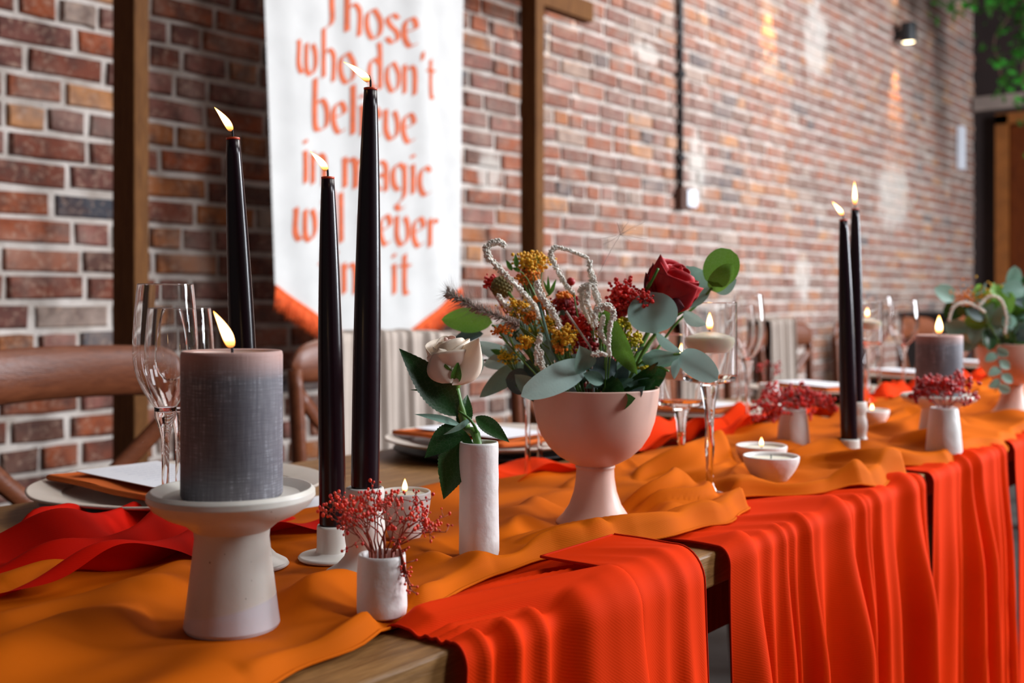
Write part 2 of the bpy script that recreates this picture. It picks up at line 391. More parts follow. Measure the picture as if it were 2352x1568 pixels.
# pillar wax: frosted streaks in the material
t = NT('frosted_grey_wax'); co = t.coord('Object', (60, 60, 900)); f = t.noise(co, 1.0, 4, 0.7); co2 = t.coord('Object', (500, 500, 40)); f2 = t.noise(co2, 1.0, 3, 0.6); f3 = t.noise(t.coord('Object'), 22, 3)
mk = t.math('MULTIPLY', t.math('MULTIPLY', f, f2), t.math('ADD', f3, 0.35))
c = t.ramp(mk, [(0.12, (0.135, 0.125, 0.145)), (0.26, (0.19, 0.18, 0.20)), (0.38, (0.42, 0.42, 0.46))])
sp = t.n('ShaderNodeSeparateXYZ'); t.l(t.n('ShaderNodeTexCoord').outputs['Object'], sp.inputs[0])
c = t.mix(t.ramp(t.math('MULTIPLY', sp.outputs[2], 10), [(0.82, (0, 0, 0)), (0.97, (0.9, 0.9, 0.9))]), c, (0.50, 0.30, 0.26))  # pinker towards the top: flame glow painted into the wax
t.set(Base_Color=c, Roughness=0.6, Specular_IOR_Level=0.3, Subsurface_Weight=0.15, Subsurface_Radius=(0.02, 0.01, 0.007), Subsurface_Scale=0.5); t.bump(mk, 0.25, 0.0015)
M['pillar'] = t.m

# ================================================================== SETTING
WX0, WX1 = -1.2, 9.75
struct(obj('floor', MB().box((-2.5, -4.2, -0.1), (WX1 + 0.2, WALLY + 0.25, 0)), M['floor'], smooth=False))
# brick wall: mortar bed + bricks
wb = bpy.data.objects.new('wall_back', None); COL.objects.link(wb); wb['kind'] = 'structure'
mb = MB(); mb.grid(lambda a, b: (WX0 + (WX1 - WX0) * a, WALLY + 0.006 + 0.0025 * noise.noise(Vector((a * 180, b * 70, 3.1))), 3.9 * b), 420, 160)
mb.box((WX0, WALLY + 0.012, 0), (WX1, WALLY + 0.2, 3.9))
obj('mortar_bed', mb, M['mortar'], wb)
def brick_verts(L, H, rnd):
    D = 0.10; j = lambda s: rnd.uniform(-s, s)
    x0, x1, z0, z1 = -L / 2, L / 2, -H / 2, H / 2; ch = 0.005
    back = [(x0, D, z0), (x1, D, z0), (x1, D, z1), (x0, D, z1)]
    def ring(y, ins, js, nx):
        pts = []
        for k in range(nx): pts.append((x0 + ins + (x1 - x0 - 2 * ins) * k / nx, y, z0 + ins + j(js)))
        pts.append((x1 - ins + j(js), y, z0 + ins + j(js)))
        for k in range(1, nx): pts.append((x1 - ins - (x1 - x0 - 2 * ins) * k / nx, y, z1 - ins + j(js)))
        pts.append((x0 + ins + j(js), y, z1 - ins + j(js)))
        return pts
    # outline of 6 points: bottom left, bottom mid, bottom right, top right, top mid, top left
    def outl(y, ins, js):
        return [(x0 + ins + j(js), y, z0 + ins + j(js)), (j(0.02), y, z0 + ins + j(js)), (x1 - ins + j(js), y, z0 + ins + j(js)),
                (x1 - ins + j(js), y, z1 - ins + j(js)), (j(0.02), y, z1 - ins + j(js)), (x0 + ins + j(js), y, z1 - ins + j(js))]
    a = outl(D, 0, 0); st = rnd.getstate()
    b0 = outl(0.004, 0.0, 0.0026); rnd.setstate(st); c0 = outl(-0.0045 + j(0.002), 0.0055, 0.0026)
    vs = a + b0 + c0; fs = []
    for k in range(6):
        k2 = (k + 1) % 6; fs.append((k, k2, 6 + k2, 6 + k)); fs.append((6 + k, 6 + k2, 12 + k2, 12 + k))
    fs.append((12, 13, 16, 17)); fs.append((13, 14, 15, 16))
    return vs, fs
rb = random.Random(11)
proto = {}
for kind, L in (('s', 0.209), ('h', 0.100), ('q', 0.147)):
    proto[kind] = []
    for k in range(8):
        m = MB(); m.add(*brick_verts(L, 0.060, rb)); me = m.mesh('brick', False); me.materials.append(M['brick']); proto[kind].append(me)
near, rest = [], []
row = 0; z = 0.045
while z < 3.85:
    x = WX0 + rb.uniform(0, 0.2); hdr = (row % 4 == 3)
    while x < WX1 - 0.05:
        q = rb.random(); kind = 'h' if (hdr and q < 0.85) or q < 0.13 else ('q' if q > 0.93 else 's')
        L = {'s': 0.212, 'h': 0.102, 'q': 0.15}[kind]
        c = Vector((x + L / 2, WALLY, z)); d = dep(c); uu = 1176 + (c - CAM).dot(R) / d * FPX; vv = HORIZ - (c.z - CAMZ) / d * FPX
        inview = d > 0.5 and -60 < uu < 2300 and -30 < vv < 1110
        hid = (660 < uu < 1010 and vv < 690) or (0 < uu < 300 and 830 < vv < 920) or (uu > 1250 and vv > 900)
        (near if inview and not hid else rest).append((d if inview and not hid else 99, kind, c, rb.random()))
        x += L + 0.0125 + rb.uniform(-0.002, 0.004)
    row += 1; z += 0.0755
near.sort(key=lambda q: q[0]); rest += near[300:]; near = near[:300]
for d, kind, c, q in near:
    o = bpy.data.objects.new('brick', proto[kind][int(q * 8) % 8]); COL.objects.link(o); o.parent = wb
    o.location = (c.x, c.y + rb.uniform(-0.003, 0.002), c.z + rb.uniform(-0.0025, 0.0025)); o.rotation_euler = (0, rb.uniform(-0.012, 0.012), 0)
mb = MB()
for d, kind, c, q in rest:
    vs, fs = brick_verts({'s': 0.209, 'h': 0.100, 'q': 0.147}[kind], 0.060, rb)
    dz = rb.uniform(-0.0025, 0.0025); dy = rb.uniform(-0.003, 0.002); mb.add([(c.x + a, c.y + b + dy, c.z + e + dz) for a, b, e in vs], fs)
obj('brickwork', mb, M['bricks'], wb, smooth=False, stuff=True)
# wall with the door at the far right
wr = bpy.data.objects.new('wall_right', None); COL.objects.link(wr); wr['kind'] = 'structure'
obj('plaster', MB().box((WX1, -4.2, 0), (WX1 + 0.2, WALLY + 0.2, 3.9)), M['darkwall'], wr, smooth=False)
struct(obj('wall_front', MB().box((-2.7, -4.4, 0), (WX1 + 0.2, -4.2, 3.9)), M['pale'], smooth=False))
struct(obj('wall_left', MB().box((-2.7, -4.2, 0), (-2.5, WALLY + 0.2, 3.9)), M['pale'], smooth=False))
tr = struct(obj('trim_1', MB().box((WX1 - 0.10, 0.6, 2.60), (WX1, 2.78, 2.72)), M['lintel'], smooth=False, bevel=0.006))
dr = bpy.data.objects.new('door_1', None); COL.objects.link(dr); dr['kind'] = 'structure'; dr.location = (WX1, 2.0, 0)
obj('door_frame', MB().box((-0.09, 0.50, 0), (0, 0.60, 2.55)).box((-0.09, -0.95, 0), (0, -0.85, 2.55)).box((-0.09, -0.95, 2.47), (0, 0.60, 2.56)), M['doorframe'], dr, smooth=False)
for k in range(7):
    y0 = -0.85 + k * 0.193
    obj('plank', MB().box((-0.05, y0 + 0.004, 0.02), (-0.005, y0 + 0.189, 2.46)), M['door'], dr, smooth=False, bevel=0.006)
obj('door_handle', MB().tube([(-0.06, -0.7, 1.05), (-0.1, -0.7, 1.05), (-0.1, -0.6, 1.05)], 0.01), M['black'], dr)
p = aty(2208, 290, WALLY - 0.03); q = aty(2208, 390, WALLY - 0.03)
obj_ = obj('wall_batten', MB().box((p.x - 0.05, WALLY - 0.05, q.z), (p.x + 0.05, WALLY - 0.008, p.z)), M['white'], smooth=False, bevel=0.004)
tag(obj_, 'short pale upright strip fixed on the brick wall beside the wooden door', 'wall strip')

# ================================================================== BANNER FRAME
BY = 2.55
fr = thing('timber_frame', (2.3, BY, 0), 'tall dark timber frame of two uprights and a crossbeam holding the banner', 'frame')
def fbox(name, a, b): return obj(name, MB().box((a[0] - 2.3, a[1] - BY, a[2]), (b[0] - 2.3, b[1] - BY, b[2])), M['post'], fr, smooth=False, bevel=0.003)
p1 = aty(308, 500, 2.43); fbox('upright', (p1.x, 2.43, 0), (p1.x + 0.042, 2.53, 2.45))
p2 = aty(1231, 500, 2.47); fbox('upright', (p2.x, 2.47, 0), (p2.x + 0.052, 2.545, 2.45))
fbox('crossbeam', (p1.x - 0.25, 2.545, 2.135), (aty(1357, 60, 2.56).x, 2.60, 2.215))
fbox('foot', (p1.x - 0.02, 2.2, 0.0), (p1.x + 0.062, 2.7, 0.05)); fbox('foot', (p2.x - 0.02, 2.2, 0.0), (p2.x + 0.072, 2.7, 0.05))
# banner
bl, br_ = aty(618, 650, BY).x, aty(1046, 650, BY).x
zc_l = 1.035; ztip = aty(835, 818, BY).z; ztop = 2.14; bw = br_ - bl; bm = (bl + br_) / 2
def wave(x, z):
    k = (x - bl) / bw
    return BY - 0.03 + 0.006 * math.sin(k * 19 + z * 1.8) * (0.3 + 0.5 * k) + 0.012 * math.sin(k * 6.5 + 1 - z * 0.8) + 0.0018 * math.sin(k * 37 + z * 5)
ban = thing('fabric_banner', (bm, BY - 0.03, ztop), 'white cloth banner with orange lettering and fringed pointed hem', 'banner')
def bpt(x, z, off=0): return (x - bm, wave(x, z) - off - (BY - 0.03), z - ztop)
def zbot(x): return zc_l + (ztip - zc_l) * (1 - abs(x - bm) / (bw / 2))
def bsurf(a, b):
    x = bl + bw * a + 0.014 * (1 - b) * (0.5 - a) * 0; zb = zbot(x); zz = ztop + (zb - ztop) * b
    nx = x - (0.060 * (1 - b) if a < 0.5 else 0.0) * (0.5 - a) * 2
    return bpt(nx, zz)
obj('canvas', MB().grid(bsurf, 90, 60), M['banner'], ban)
mb = MB(); mb.tube([(bl - bm - 0.03, 0, 0.0), (br_ - bm + 0.03, 0, 0.0)], 0.011, 10); obj('hanging_rod', mb, M['post'], ban)
mb = MB(); rf = random.Random(3)
for k in range(520):
    x = bl + bw * (k + rf.random()) / 520; zb = zbot(x); Lf = 0.060 + rf.uniform(-0.008, 0.008); y = wave(x, zb) - 0.004
    sgn = 1 if x < bm else -1
    ps = [(x - bm, y - BY + 0.03, zb - ztop + 0.006), (x - bm - sgn * 0.004 + rf.uniform(-.004, .004), y - BY + 0.03 - rf.uniform(0, .006), zb - ztop - Lf * 0.5), (x - bm - sgn * 0.012 + rf.uniform(-.007, .007), y - BY + 0.03 + rf.uniform(-.006, .004), zb - ztop - Lf)]
    mb.tube(ps, [0.0022, 0.0028, 0.0018], 4)
obj('fringe', mb, M['fringe'], ban, stuff=True)
mb = MB()
for sgn in (-1, 1):
    mb.tube([bpt(bm + sgn * bw / 2 * (1 - k / 20), zbot(bm + sgn * bw / 2 * (1 - k / 20)), 0.003) for k in range(21)], 0.006, 6)
obj('fringe_braid', mb, M['fringe'], ban)
G = {
 'T': (0.78, [[(.02,1.32),(.2,1.5),(.5,1.42),(.82,1.52)], [(.46,1.45),(.42,.9),(.44,.3),(.3,.05),(.08,-.08)]]),
 'h': (0.72, [[(.1,1.65),(.1,.02)], [(.1,.72),(.32,1),(.55,.86),(.58,.5),(.54,-.05)]]),
 'o': (0.70, [[(.34,1.02),(.1,.78),(.08,.3),(.3,-.02),(.56,.2),(.6,.66),(.36,1.02)]]),
 's': (0.62, [[(.52,.88),(.32,1.02),(.1,.8),(.22,.58),(.46,.42),(.5,.18),(.28,-.02),(.06,.14)]]),
 'e': (0.62, [[(.12,.5),(.48,.66),(.46,.92),(.3,1.02),(.09,.76),(.08,.28),(.28,-.02),(.5,.14)]]),
 'w': (1.02, [[(.06,1.02),(.1,.9),(.08,.25),(.26,0),(.46,.2)], [(.46,1.0),(.46,.2),(.66,0),(.86,.3),(.86,.75),(.74,1.02)]]),
 'd': (0.72, [[(.56,.84),(.3,1.02),(.09,.76),(.08,.26),(.28,-.02),(.56,.2)], [(.5,1.6),(.56,1.3),(.56,0)]]),
 'n': (0.70, [[(.06,1.0),(.1,.9),(.1,0)], [(.1,.72),(.34,1),(.54,.82),(.54,0)]]),
 "'": (0.30, [[(.14,1.6),(.1,1.3)]]),
 't': (0.56, [[(.24,1.4),(.24,.2),(.34,0),(.5,.06)], [(.02,1.0),(.5,1.0)]]),
 'b': (0.70, [[(.1,1.65),(.1,.15),(.32,-.02),(.56,.2),(.56,.74),(.34,1.0),(.1,.74)]]),
 'l': (0.30, [[(.08,1.65),(.12,1.5),(.12,.0)]]),
 'i': (0.30, [[(.06,1.02),(.12,.9),(.12,0)], [(.09,1.38),(.14,1.3)]]),
 'v': (0.68, [[(.06,1.02),(.1,.88),(.1,.3),(.3,0),(.54,.24),(.56,.7),(.44,1.02)]]),
 'm': (1.04, [[(.06,1.0),(.1,.9),(.1,0)], [(.1,.72),(.3,1),(.48,.82),(.48,0)], [(.48,.72),(.68,1),(.86,.82),(.86,0)]]),
 'a': (0.66, [[(.1,.84),(.3,1.02),(.52,.84),(.52,.0)], [(.52,.5),(.24,.56),(.08,.28),(.24,0),(.52,.2)]]),
 'g': (0.70, [[(.54,.84),(.3,1.02),(.09,.76),(.1,.3),(.3,.08),(.54,.24)], [(.54,1.0),(.54,.0),(.36,-.3),(.2,-.45),(.34,-.62),(.5,-.5)]]),
 'c': (0.62, [[(.5,.86),(.3,1.02),(.09,.76),(.08,.26),(.28,-.02),(.5,.12)]]),
 'r': (0.58, [[(.06,1.0),(.1,.9),(.1,0)], [(.1,.7),(.3,1.0),(.5,.9)]]),
 'f': (0.52, [[(.5,1.55),(.34,1.62),(.2,1.4),(.2,.0)], [(.02,1.0),(.44,1.0)]]),
 ' ': (0.42, []),
}
def lettering(text, uc, vb, span_px, mb):
    c = aty(uc, vb, BY - 0.03); xh = 67 / FPX * c_d(c); adv = sum(G[ch][0] for ch in text)
    x0 = aty(uc - span_px / 2, vb, BY - 0.03).x; x1 = aty(uc + span_px / 2, vb, BY - 0.03).x
    sx = (x1 - x0) / (adv - 0.1); na = math.radians(31); nw = 0.25
    hx, hy = nw / 2 * math.cos(na), nw / 2 * math.sin(na); x = x0
    for ch in text:
        a, strokes = G[ch]
        for st in strokes:
            pts = [Vector((px, py, 0)) for px, py in st]; n = max(6, int(sum((b - a_).length for a_, b in zip(pts, pts[1:])) * 14))
            cs = spline(pts, n) if len(pts) > 2 else [pts[0].lerp(pts[1], i / n) for i in range(n + 1)]
            vs = []; fs = []
            for q in cs:
                for sg in (-1, 1):
                    X = x + (q.x * 0.90 + 0.03 + sg * hx * 0.85) * sx; Zq = c.z + (q.y + sg * hy) * xh; vs.append(bpt(X, Zq, 0.0016 + 0.0001 * (len(mb.v) % 7)))
            for i in range(n): fs.append((2 * i, 2 * i + 1, 2 * i + 3, 2 * i + 2))
            mb.add(vs, fs)
        x += a * sx
def c_d(p): return dep(p)
mb = MB()
for a in (('Those', 846, 84, 210), ("who don't", 836, 196, 312), ('believe', 834, 311, 226), ('in magic', 838, 434, 286), ('will never', 836, 559, 324), ('find it', 836, 674, 200)):
    lettering(*a, mb)
obj('lettering', mb, M['paint'], ban, smooth=False)

# ================================================================== WALL FITTINGS
p = aty(1565, 0, WALLY - 0.02); q = aty(1563, 436, WALLY - 0.02)
cb = thing('electric_cable', (q.x, WALLY - 0.02, q.z), 'black electrical conduit running down the brick wall', 'conduit')
obj('conduit', MB().tube([(0, 0, 0), (0, 0, 3.8 - q.z)], 0.014, 10), M['black'], cb)
for k in range(5): obj('clip', MB().box((-0.024, -0.018, 0.15 + k * 0.42), (0.024, 0.014, 0.175 + k * 0.42)), M['black'], cb, smooth=False, bevel=0.002)
sk = thing('wall_socket', (q.x, WALLY - 0.005, q.z), 'white faced socket in a brown box at the foot of the black conduit', 'socket')
obj('back_box', MB().box((-0.03, -0.045, -0.10), (0.065, -0.002, 0.01)), M['boxred'], sk, smooth=False, bevel=0.004)
obj('face_plate', MB().box((0.0, -0.06, -0.085), (0.095, -0.045, 0.0)), M['white'], sk, smooth=False, bevel=0.004, label='white face plate')
def sconce(x, z, label):
    s = thing('wall_sconce', (x, WALLY - 0.002, z), label, 'wall light', 'up and down wall lights')
    obj('bracket', MB().box((-0.025, -0.05, -0.03), (0.025, 0, 0.03)), M['black'], s, smooth=False, bevel=0.003)
    prof = [(0.050, -0.07), (0.055, -0.07), (0.055, 0.07), (0.050, 0.07), (0.050, -0.07)]
    obj('shade', MB().lathe(prof, 28, (0, -0.10, 0)), M['black'], s)
    for sg in (-1, 1):
        obj('lens', MB().lathe([(0, 0.0), (0.044, 0.0), (0.044, 0.006), (0, 0.006)], 20, (0, -0.10, 0.062 * sg - (0.006 if sg > 0 else 0))), M['bulb'], s)
        l = bpy.data.lights.new('sconce_beam', 'SPOT'); l.energy = 90; l.color = (1.0, 0.55, 0.18); l.spot_size = math.radians(46); l.spot_blend = 0.9; l.shadow_soft_size = 0.02
        lo = bpy.data.objects.new('sconce_beam', l); COL.objects.link(lo); lo.location = (x, WALLY - 0.09, z + 0.085 * sg)
        lo.rotation_euler = (Vector((0, 0.10, sg * 1.0))).to_track_quat('-Z', 'Y').to_euler()
p = aty(2086, 76, WALLY - 0.10); sconce(p.x, p.z, 'black cylinder wall light glowing on the bricks, in view at upper right')
sx = p.x
sconce(sx - 2.05, p.z, 'wall light above the pale plaster patch, out of frame'); sconce(sx - 4.1, p.z, 'wall light above the black conduit, out of frame')
# hanging greenery at upper right
gp = at(2290, 60, 7.6)
gr = thing('hanging_greenery', gp, 'dark green foliage hanging in the upper right corner', 'foliage')
mb = MB(); ms = MB(); rg = random.Random(5)
for k in range(20):
    s0 = Vector((rg.uniform(-0.9, 1.2), rg.uniform(-0.5, 0.25), rg.uniform(0.25, 0.9)))
    s0 = R * rg.uniform(-0.50, 0.6) + F * rg.uniform(-0.3, 0.3) + Z * 0.7
    ln = rg.uniform(0.3, 1.15) * (0.5 + 0.9 * min(1, max(0, (s0.dot(R) + 0.45) / 0.8))); pts = [s0 + Vector((rg.uniform(-.03, .03), rg.uniform(-.03, .03), -ln * i / 10)) + R * (0.08 * math.sin(i * 0.5 + k)) for i in range(11)]
    ms.tube(pts, 0.004, 5)
    for i in range(80):
        c = pts[rg.randrange(11)] + Vector((rg.gauss(0, .06), rg.gauss(0, .06), rg.gauss(0, .05)))
        ax = Vector((rg.gauss(0, 1), rg.gauss(0, 1), rg.gauss(-0.6, 0.8))).normalized(); wd = ax.orthogonal().normalized(); nn = ax.cross(wd); L = rg.uniform(.05, .09); w = L * .42
        mb.add([c, c + ax * L * .5 + wd * w + nn * .004, c + ax * L, c + ax * L * .5 - wd * w + nn * .004, c + ax * L * .5 - nn * .004], [(0, 1, 4), (1, 2, 4), (2, 3, 4), (3, 0, 4)])
obj('vine', ms, M['twig'], gr); obj('foliage', mb, M['ivy'], gr, stuff=True)
obj('ceiling_hook', MB().box((-0.02, -0.02, 0.68), (0.02, 0.02, 3.9 - gp.z)).box((-0.6, -0.02, 0.68), (0.9, 0.02, 0.71)), M['black'], gr, smooth=False)
# black cabinet far behind
cbp = at(2172, 900, 6.6)
cab = thing('black_cabinet', (cbp.x, cbp.y, 0), 'low black cabinet by the brick wall, far behind the second flower bowl', 'cabinet')
obj('body', MB().box((-0.28, -0.2, 0.05), (0.28, 0.2, 0.90)), M['black'], cab, smooth=False, bevel=0.01)
obj('top', MB().box((-0.30, -0.22, 0.90), (0.30, 0.22, 0.93)), M['black'], cab, smooth=False, bevel=0.005)
for sg in (-1, 1):
    dd = obj('door', MB().box((-0.135 + sg * 0.14, -0.215, 0.08), (0.135 + sg * 0.14, -0.2, 0.88)), M['black'], cab, smooth=False, bevel=0.003)
    obj('knob', MB().ball((sg * 0.03, -0.225, 0.5), 0.012, 1), M['lintel'], dd)
for sx_ in (-1, 1):
    for sy_ in (-1, 1): obj('foot', MB().box((sx_ * 0.25 - 0.02, sy_ * 0.17 - 0.02, 0), (sx_ * 0.25 + 0.02, sy_ * 0.17 + 0.02, 0.05)), M['black'], cab, smooth=False)

# ================================================================== TABLES
TY0, TY1 = 0.492, 1.240
tl = ['rustic oak trestle table nearest the camera, under the grey candle', 'middle rustic table in the row, under the black taper pair', 'third rustic table in the row, far end under the second flower bowl']
for k, (x0, x1) in enumerate(((-0.42, 1.478), (1.484, 3.38), (3.386, 5.28))):
    tb = thing('trestle_table', ((x0 + x1) / 2, (TY0 + TY1) / 2, 0), tl[k], 'table', 'row of rustic tables')
    hx = (x1 - x0) / 2; hy = (TY1 - TY0) / 2
    for i in range(5):
        w = 2 * hy / 5; y0 = -hy + i * w
        obj('plank', MB().box((-hx, y0 + 0.0008, TT - 0.032), (hx, y0 + w - 0.0008, TT)), M['table'], tb, smooth=False, bevel=0.0025)
    obj('apron', MB().box((-hx + 0.08, -hy + 0.06, TT - 0.11), (hx - 0.08, -hy + 0.085, TT - 0.032)).box((-hx + 0.08, hy - 0.085, TT - 0.11), (hx - 0.08, hy - 0.06, TT - 0.032)), M['post'], tb, smooth=False)
    for sx_ in (-1, 1):
        for sy_ in (-1, 1):
            cx, cy = sx_ * (hx - 0.12), sy_ * (hy - 0.11)
            obj('leg', MB().box((cx - 0.035, cy - 0.035, 0), (cx + 0.035, cy + 0.035, TT - 0.032)), M['post'], tb, smooth=False, bevel=0.004)

# ================================================================== CHAIRS
def chair(x, y, rz, label):
    c = thing('crossback_chair', (x, y, 0), label, 'chair', 'crossback chairs behind the tables', rz)
    obj('seat', MB().lathe([(0, 0.445), (0.19, 0.445), (0.205, 0.455), (0.205, 0.468), (0.195, 0.474), (0, 0.468)], 28, (0, -0.21, 0), lambda t, z: 0.05 * math.cos(4 * t)), M['chair'], c)
    # bent top rail
    def rail(a, b):
        s = -1 + 2 * a; th = 2 * math.pi * b; X = s * 0.228; Yc = 0.032 * (1 - s * s) + 0.0
        e = min(1.0, math.sqrt(max(0.0, 1 - abs(s) ** 7)) + 0.02)
        return (X, Yc + 0.014 * math.sin(th) * e, 0.868 + 0.010 * (1 - s * s) + 0.043 * math.cos(th) * e)
    obj('top_rail', MB().grid(rail, 36, 16), M['chair'], c)
    for sg in (-1, 1):
        obj('leg', MB().tube(spline([(sg * 0.20, 0.07, 0), (sg * 0.195, 0.0, 0.45), (sg * 0.205, 0.0, 0.62), (sg * 0.214, 0.008, 0.86)], 14), [0.017] * 8 + [0.015] * 7, 10), M['chair'], c)
        obj('leg', MB().tube([(sg * 0.175, -0.36, 0.45), (sg * 0.19, -0.39, 0)], [0.018, 0.015], 10), M['chair'], c)
        obj('cross_slat', MB().tube(spline([(sg * 0.205, 0.004, 0.81), (sg * 0.07, 0.03 + 0.006 * sg, 0.68), (-sg * 0.08, 0.025 + 0.006 * sg, 0.58), (-sg * 0.195, 0, 0.47)], 16), 0.0165, 8, flat=0.45), M['chair'], c)
        obj('stretcher', MB().tube([(sg * 0.183, -0.375, 0.2), (sg * 0.197, 0.04, 0.2)], 0.009, 8), M['chair'], c)
    obj('stretcher', MB().tube([(-0.183, -0.375, 0.26), (0.183, -0.375, 0.26)], 0.009, 8), M['chair'], c)
    return c
chl = ['walnut crossback chair at the left edge of the photo, no throw', 'walnut crossback chair behind the tallest taper candle, beige throw on its back',
 'walnut crossback chair hidden behind the flower bowl', 'walnut crossback chair seen through the floating candle glass',
 'dark crossback chair with a throw between the bouquet and the taper pair', 'crossback chair just behind the black taper pair', 'crossback chair behind the far wine glasses', 'farthest crossback chair behind the second flower bowl']
chx = [0.92, 1.60, 2.27, 2.93, 3.58, 4.25, 4.95, 5.6]
for i, x in enumerate(chx): chair(x, 1.655 + (0.0 if i else 0.0), [0.04, -0.03, 0.02, -0.02, 0.03, -0.04, 0.0, 0.02][i], chl[i])
def throw(x, y, x0, x1, label, zl=0.47):
    t = thing('throw', (x, y, 0.915), label, 'throw', 'beige throws over chair backs')
    def P(a, b):
        X = x0 + (x1 - x0) * a; s = X / 0.228; zt = 0.920 + 0.010 * (1 - s * s) - 0.915; Yc = 0.032 * (1 - s * s)
        pl = 0.006 * math.sin(a * 26 + b * 2) + 0.004 * math.sin(a * 57 + 1)
        if b < 0.45:
            q = b / 0.45; return (X * (1 + 0.05 * (1 - q)), Yc - 0.022 - abs(pl) * 1.5 - 0.01 * (1 - q), zt - (1 - q) * (zt + 0.915 - zl) - 0.006)
        if b > 0.55:
            q = (b - 0.55) / 0.45; return (X * (1 + 0.05 * q), Yc + 0.022 + abs(pl) * 1.5, zt - q * (zt + 0.915 - zl - 0.05) - 0.006)
        q = (b - 0.45) / 0.1; an = math.pi * q; return (X, Yc - math.cos(an) * (0.022 + abs(pl) * 1.2), zt - 0.006 + 0.006 * math.sin(an) + abs(pl) * 0.6)
    obj('cloth', MB().grid(P, 70, 60), M['beige'], t); return t
throw(1.60, 1.655, -0.11, 0.222, 'beige throw hanging over the chair back behind the cream rose')
throw(2.93, 1.655, -0.09, 0.12, 'beige throw on the chair back seen through the floating candle glass')
throw(3.58, 1.655, -0.16, 0.06, 'beige throw on the chair back just left of the black taper pair')

# ================================================================== CLOTH ON THE TABLE
OBST = []          # (x, y, radius) places where things stand and the runner lies flat
CLZ = 0.0068
def stand(u, v, r): p = att(u, v, TT + CLZ); OBST.append((p.x, p.y, r)); return Vector((p.x, p.y, TT))
P_stand = stand(533, 1440, 0.036); P_vs = stand(877, 1412, 0.020); P_h3 = stand(838, 1320, 0.034); P_h2 = stand(765, 1283, 0.032)
P_h1 = stand(573, 1300, 0.034); P_bowl1 = stand(930, 1237, 0.02); P_vt = stand(1100, 1279, 0.028); P_foot = stand(1367, 1201, 0.046)
P_fl1 = stand(1630, 1140, 0.02); P_tb1 = stand(1771, 1112, 0.03); P_tb2 = stand(1749, 1080, 0.03)
def seg_ridge(X, Y, pts, w, h, skew=0.0):
    best = np.full(X.shape, 1e9); par = np.zeros(X.shape); n = len(pts) - 1
    for i in range(n):
        ax, ay = pts[i][:2]; bx, by = pts[i + 1][:2]; dx, dy = bx - ax, by - ay; L2 = dx * dx + dy * dy
        tt = np.clip(((X - ax) * dx + (Y - ay) * dy) / L2, 0, 1); qx, qy = ax + tt * dx, ay + tt * dy
        d = np.hypot(X - qx, Y - qy); m = d < best; best = np.where(m, d, best); par = np.where(m, (i + tt) / n, par)
    end = np.clip(np.minimum(par, 1 - par) * 6, 0, 1) ** 0.5
    return h * np.exp(-(best / w) ** 2) * end
def wpts(px, z=TT + 0.012): return [tuple(att(u, v, z)) for u, v in px]
def sm(x, a, b):
    t = np.clip((x - a) / (b - a), 0, 1); return t * t * (3 - 2 * t)
def ridged(p, sharp=1.5): return (0.5 + 0.5 * np.cos(p)) ** sharp
RIDGES = [  # (pixel polyline, width, height)
 ([(560, 1545), (760, 1480), (900, 1415), (1050, 1360), (1150, 1320), (1230, 1272), (1330, 1245), (1450, 1248), (1570, 1222), (1640, 1180), (1705, 1150)], 0.013, 0.012),
 ([(1130, 1318), (1060, 1277), (960, 1290), (850, 1330), (700, 1385), (560, 1440)], 0.016, 0.012),
 ([(0, 1352), (200, 1290), (380, 1230), (470, 1200)], 0.016, 0.010),
 ([(-100, 1450), (100, 1400), (300, 1360), (440, 1345)], 0.020, 0.008),
 ([(-100, 1540), (150, 1450), (350, 1420)], 0.022, 0.007),
 ([(640, 1260), (800, 1240), (1000, 1215)], 0.018, 0.005),
 ([(1160, 1240), (1290, 1215), (1450, 1205), (1560, 1180)], 0.010, 0.005),
]
LOBES = [  # (tail pixel, tip pixel, half width, height, bend)
 ((1290, 1215), (1715, 1160), 0.052, 0.026, 0.03), ((1120, 1205), (1290, 1150), 0.05, 0.024, 0.0), ((1400, 1165), (1590, 1105), 0.045, 0.040, 0.02),
 ((1500, 1085), (1700, 1050), 0.055, 0.060, 0.0), ((1600, 1190), (1935, 1165), 0.032, 0.020, -0.02), ((1690, 1150), (2045, 1085), 0.055, 0.038, 0.02),
 ((1780, 1060), (1960, 1030), 0.06, 0.034, 0.0), ((1900, 1060), (2220, 1068), 0.055, 0.040, 0.03), ((2080, 1010), (2300, 1032), 0.06, 0.042, 0.0),
 ((1700, 1100), (1800, 1020), 0.045, 0.026, 0.0), ((1330, 1100), (1450, 1060), 0.05, 0.026, 0.0), ((2000, 985), (2180, 975), 0.06, 0.04, 0.0)]
def lobe(X, Y, tail, tip, w, h, bend, ph):
    ax, ay = tail; bx, by = tip; L = math.hypot(bx - ax, by - ay); ux, uy = (bx - ax) / L, (by - ay) / L
    a = ((X - ax) * ux + (Y - ay) * uy) / L; b = (-(X - ax) * uy + (Y - ay) * ux)
    b = b + bend * np.sin(np.clip(a, 0, 1) * 3.1) + 0.006 * np.sin(a * 9 + ph)
    ww = w * (0.55 + 0.45 * np.clip(a, 0, 1)) * (1 + 0.12 * np.sin(a * 7 + ph))
    q = np.sqrt((np.clip(a - 0.72, 0, None) * L / ww) ** 2 + (np.clip(-a + 0.3, 0, None) / 0.5) ** 2 + (b / ww) ** 2)
    cr = 0.74 + 0.26 * np.cos((b / ww) * 5.2 + a * 2.6 + ph) + 0.05 * np.cos((b / ww) * 11 - a * 5)
    return h * np.clip(1 - q * q, 0, 1) ** 0.62 * cr * (0.55 + 0.45 * np.clip(a, 0, 1))
_r = random.Random(17)
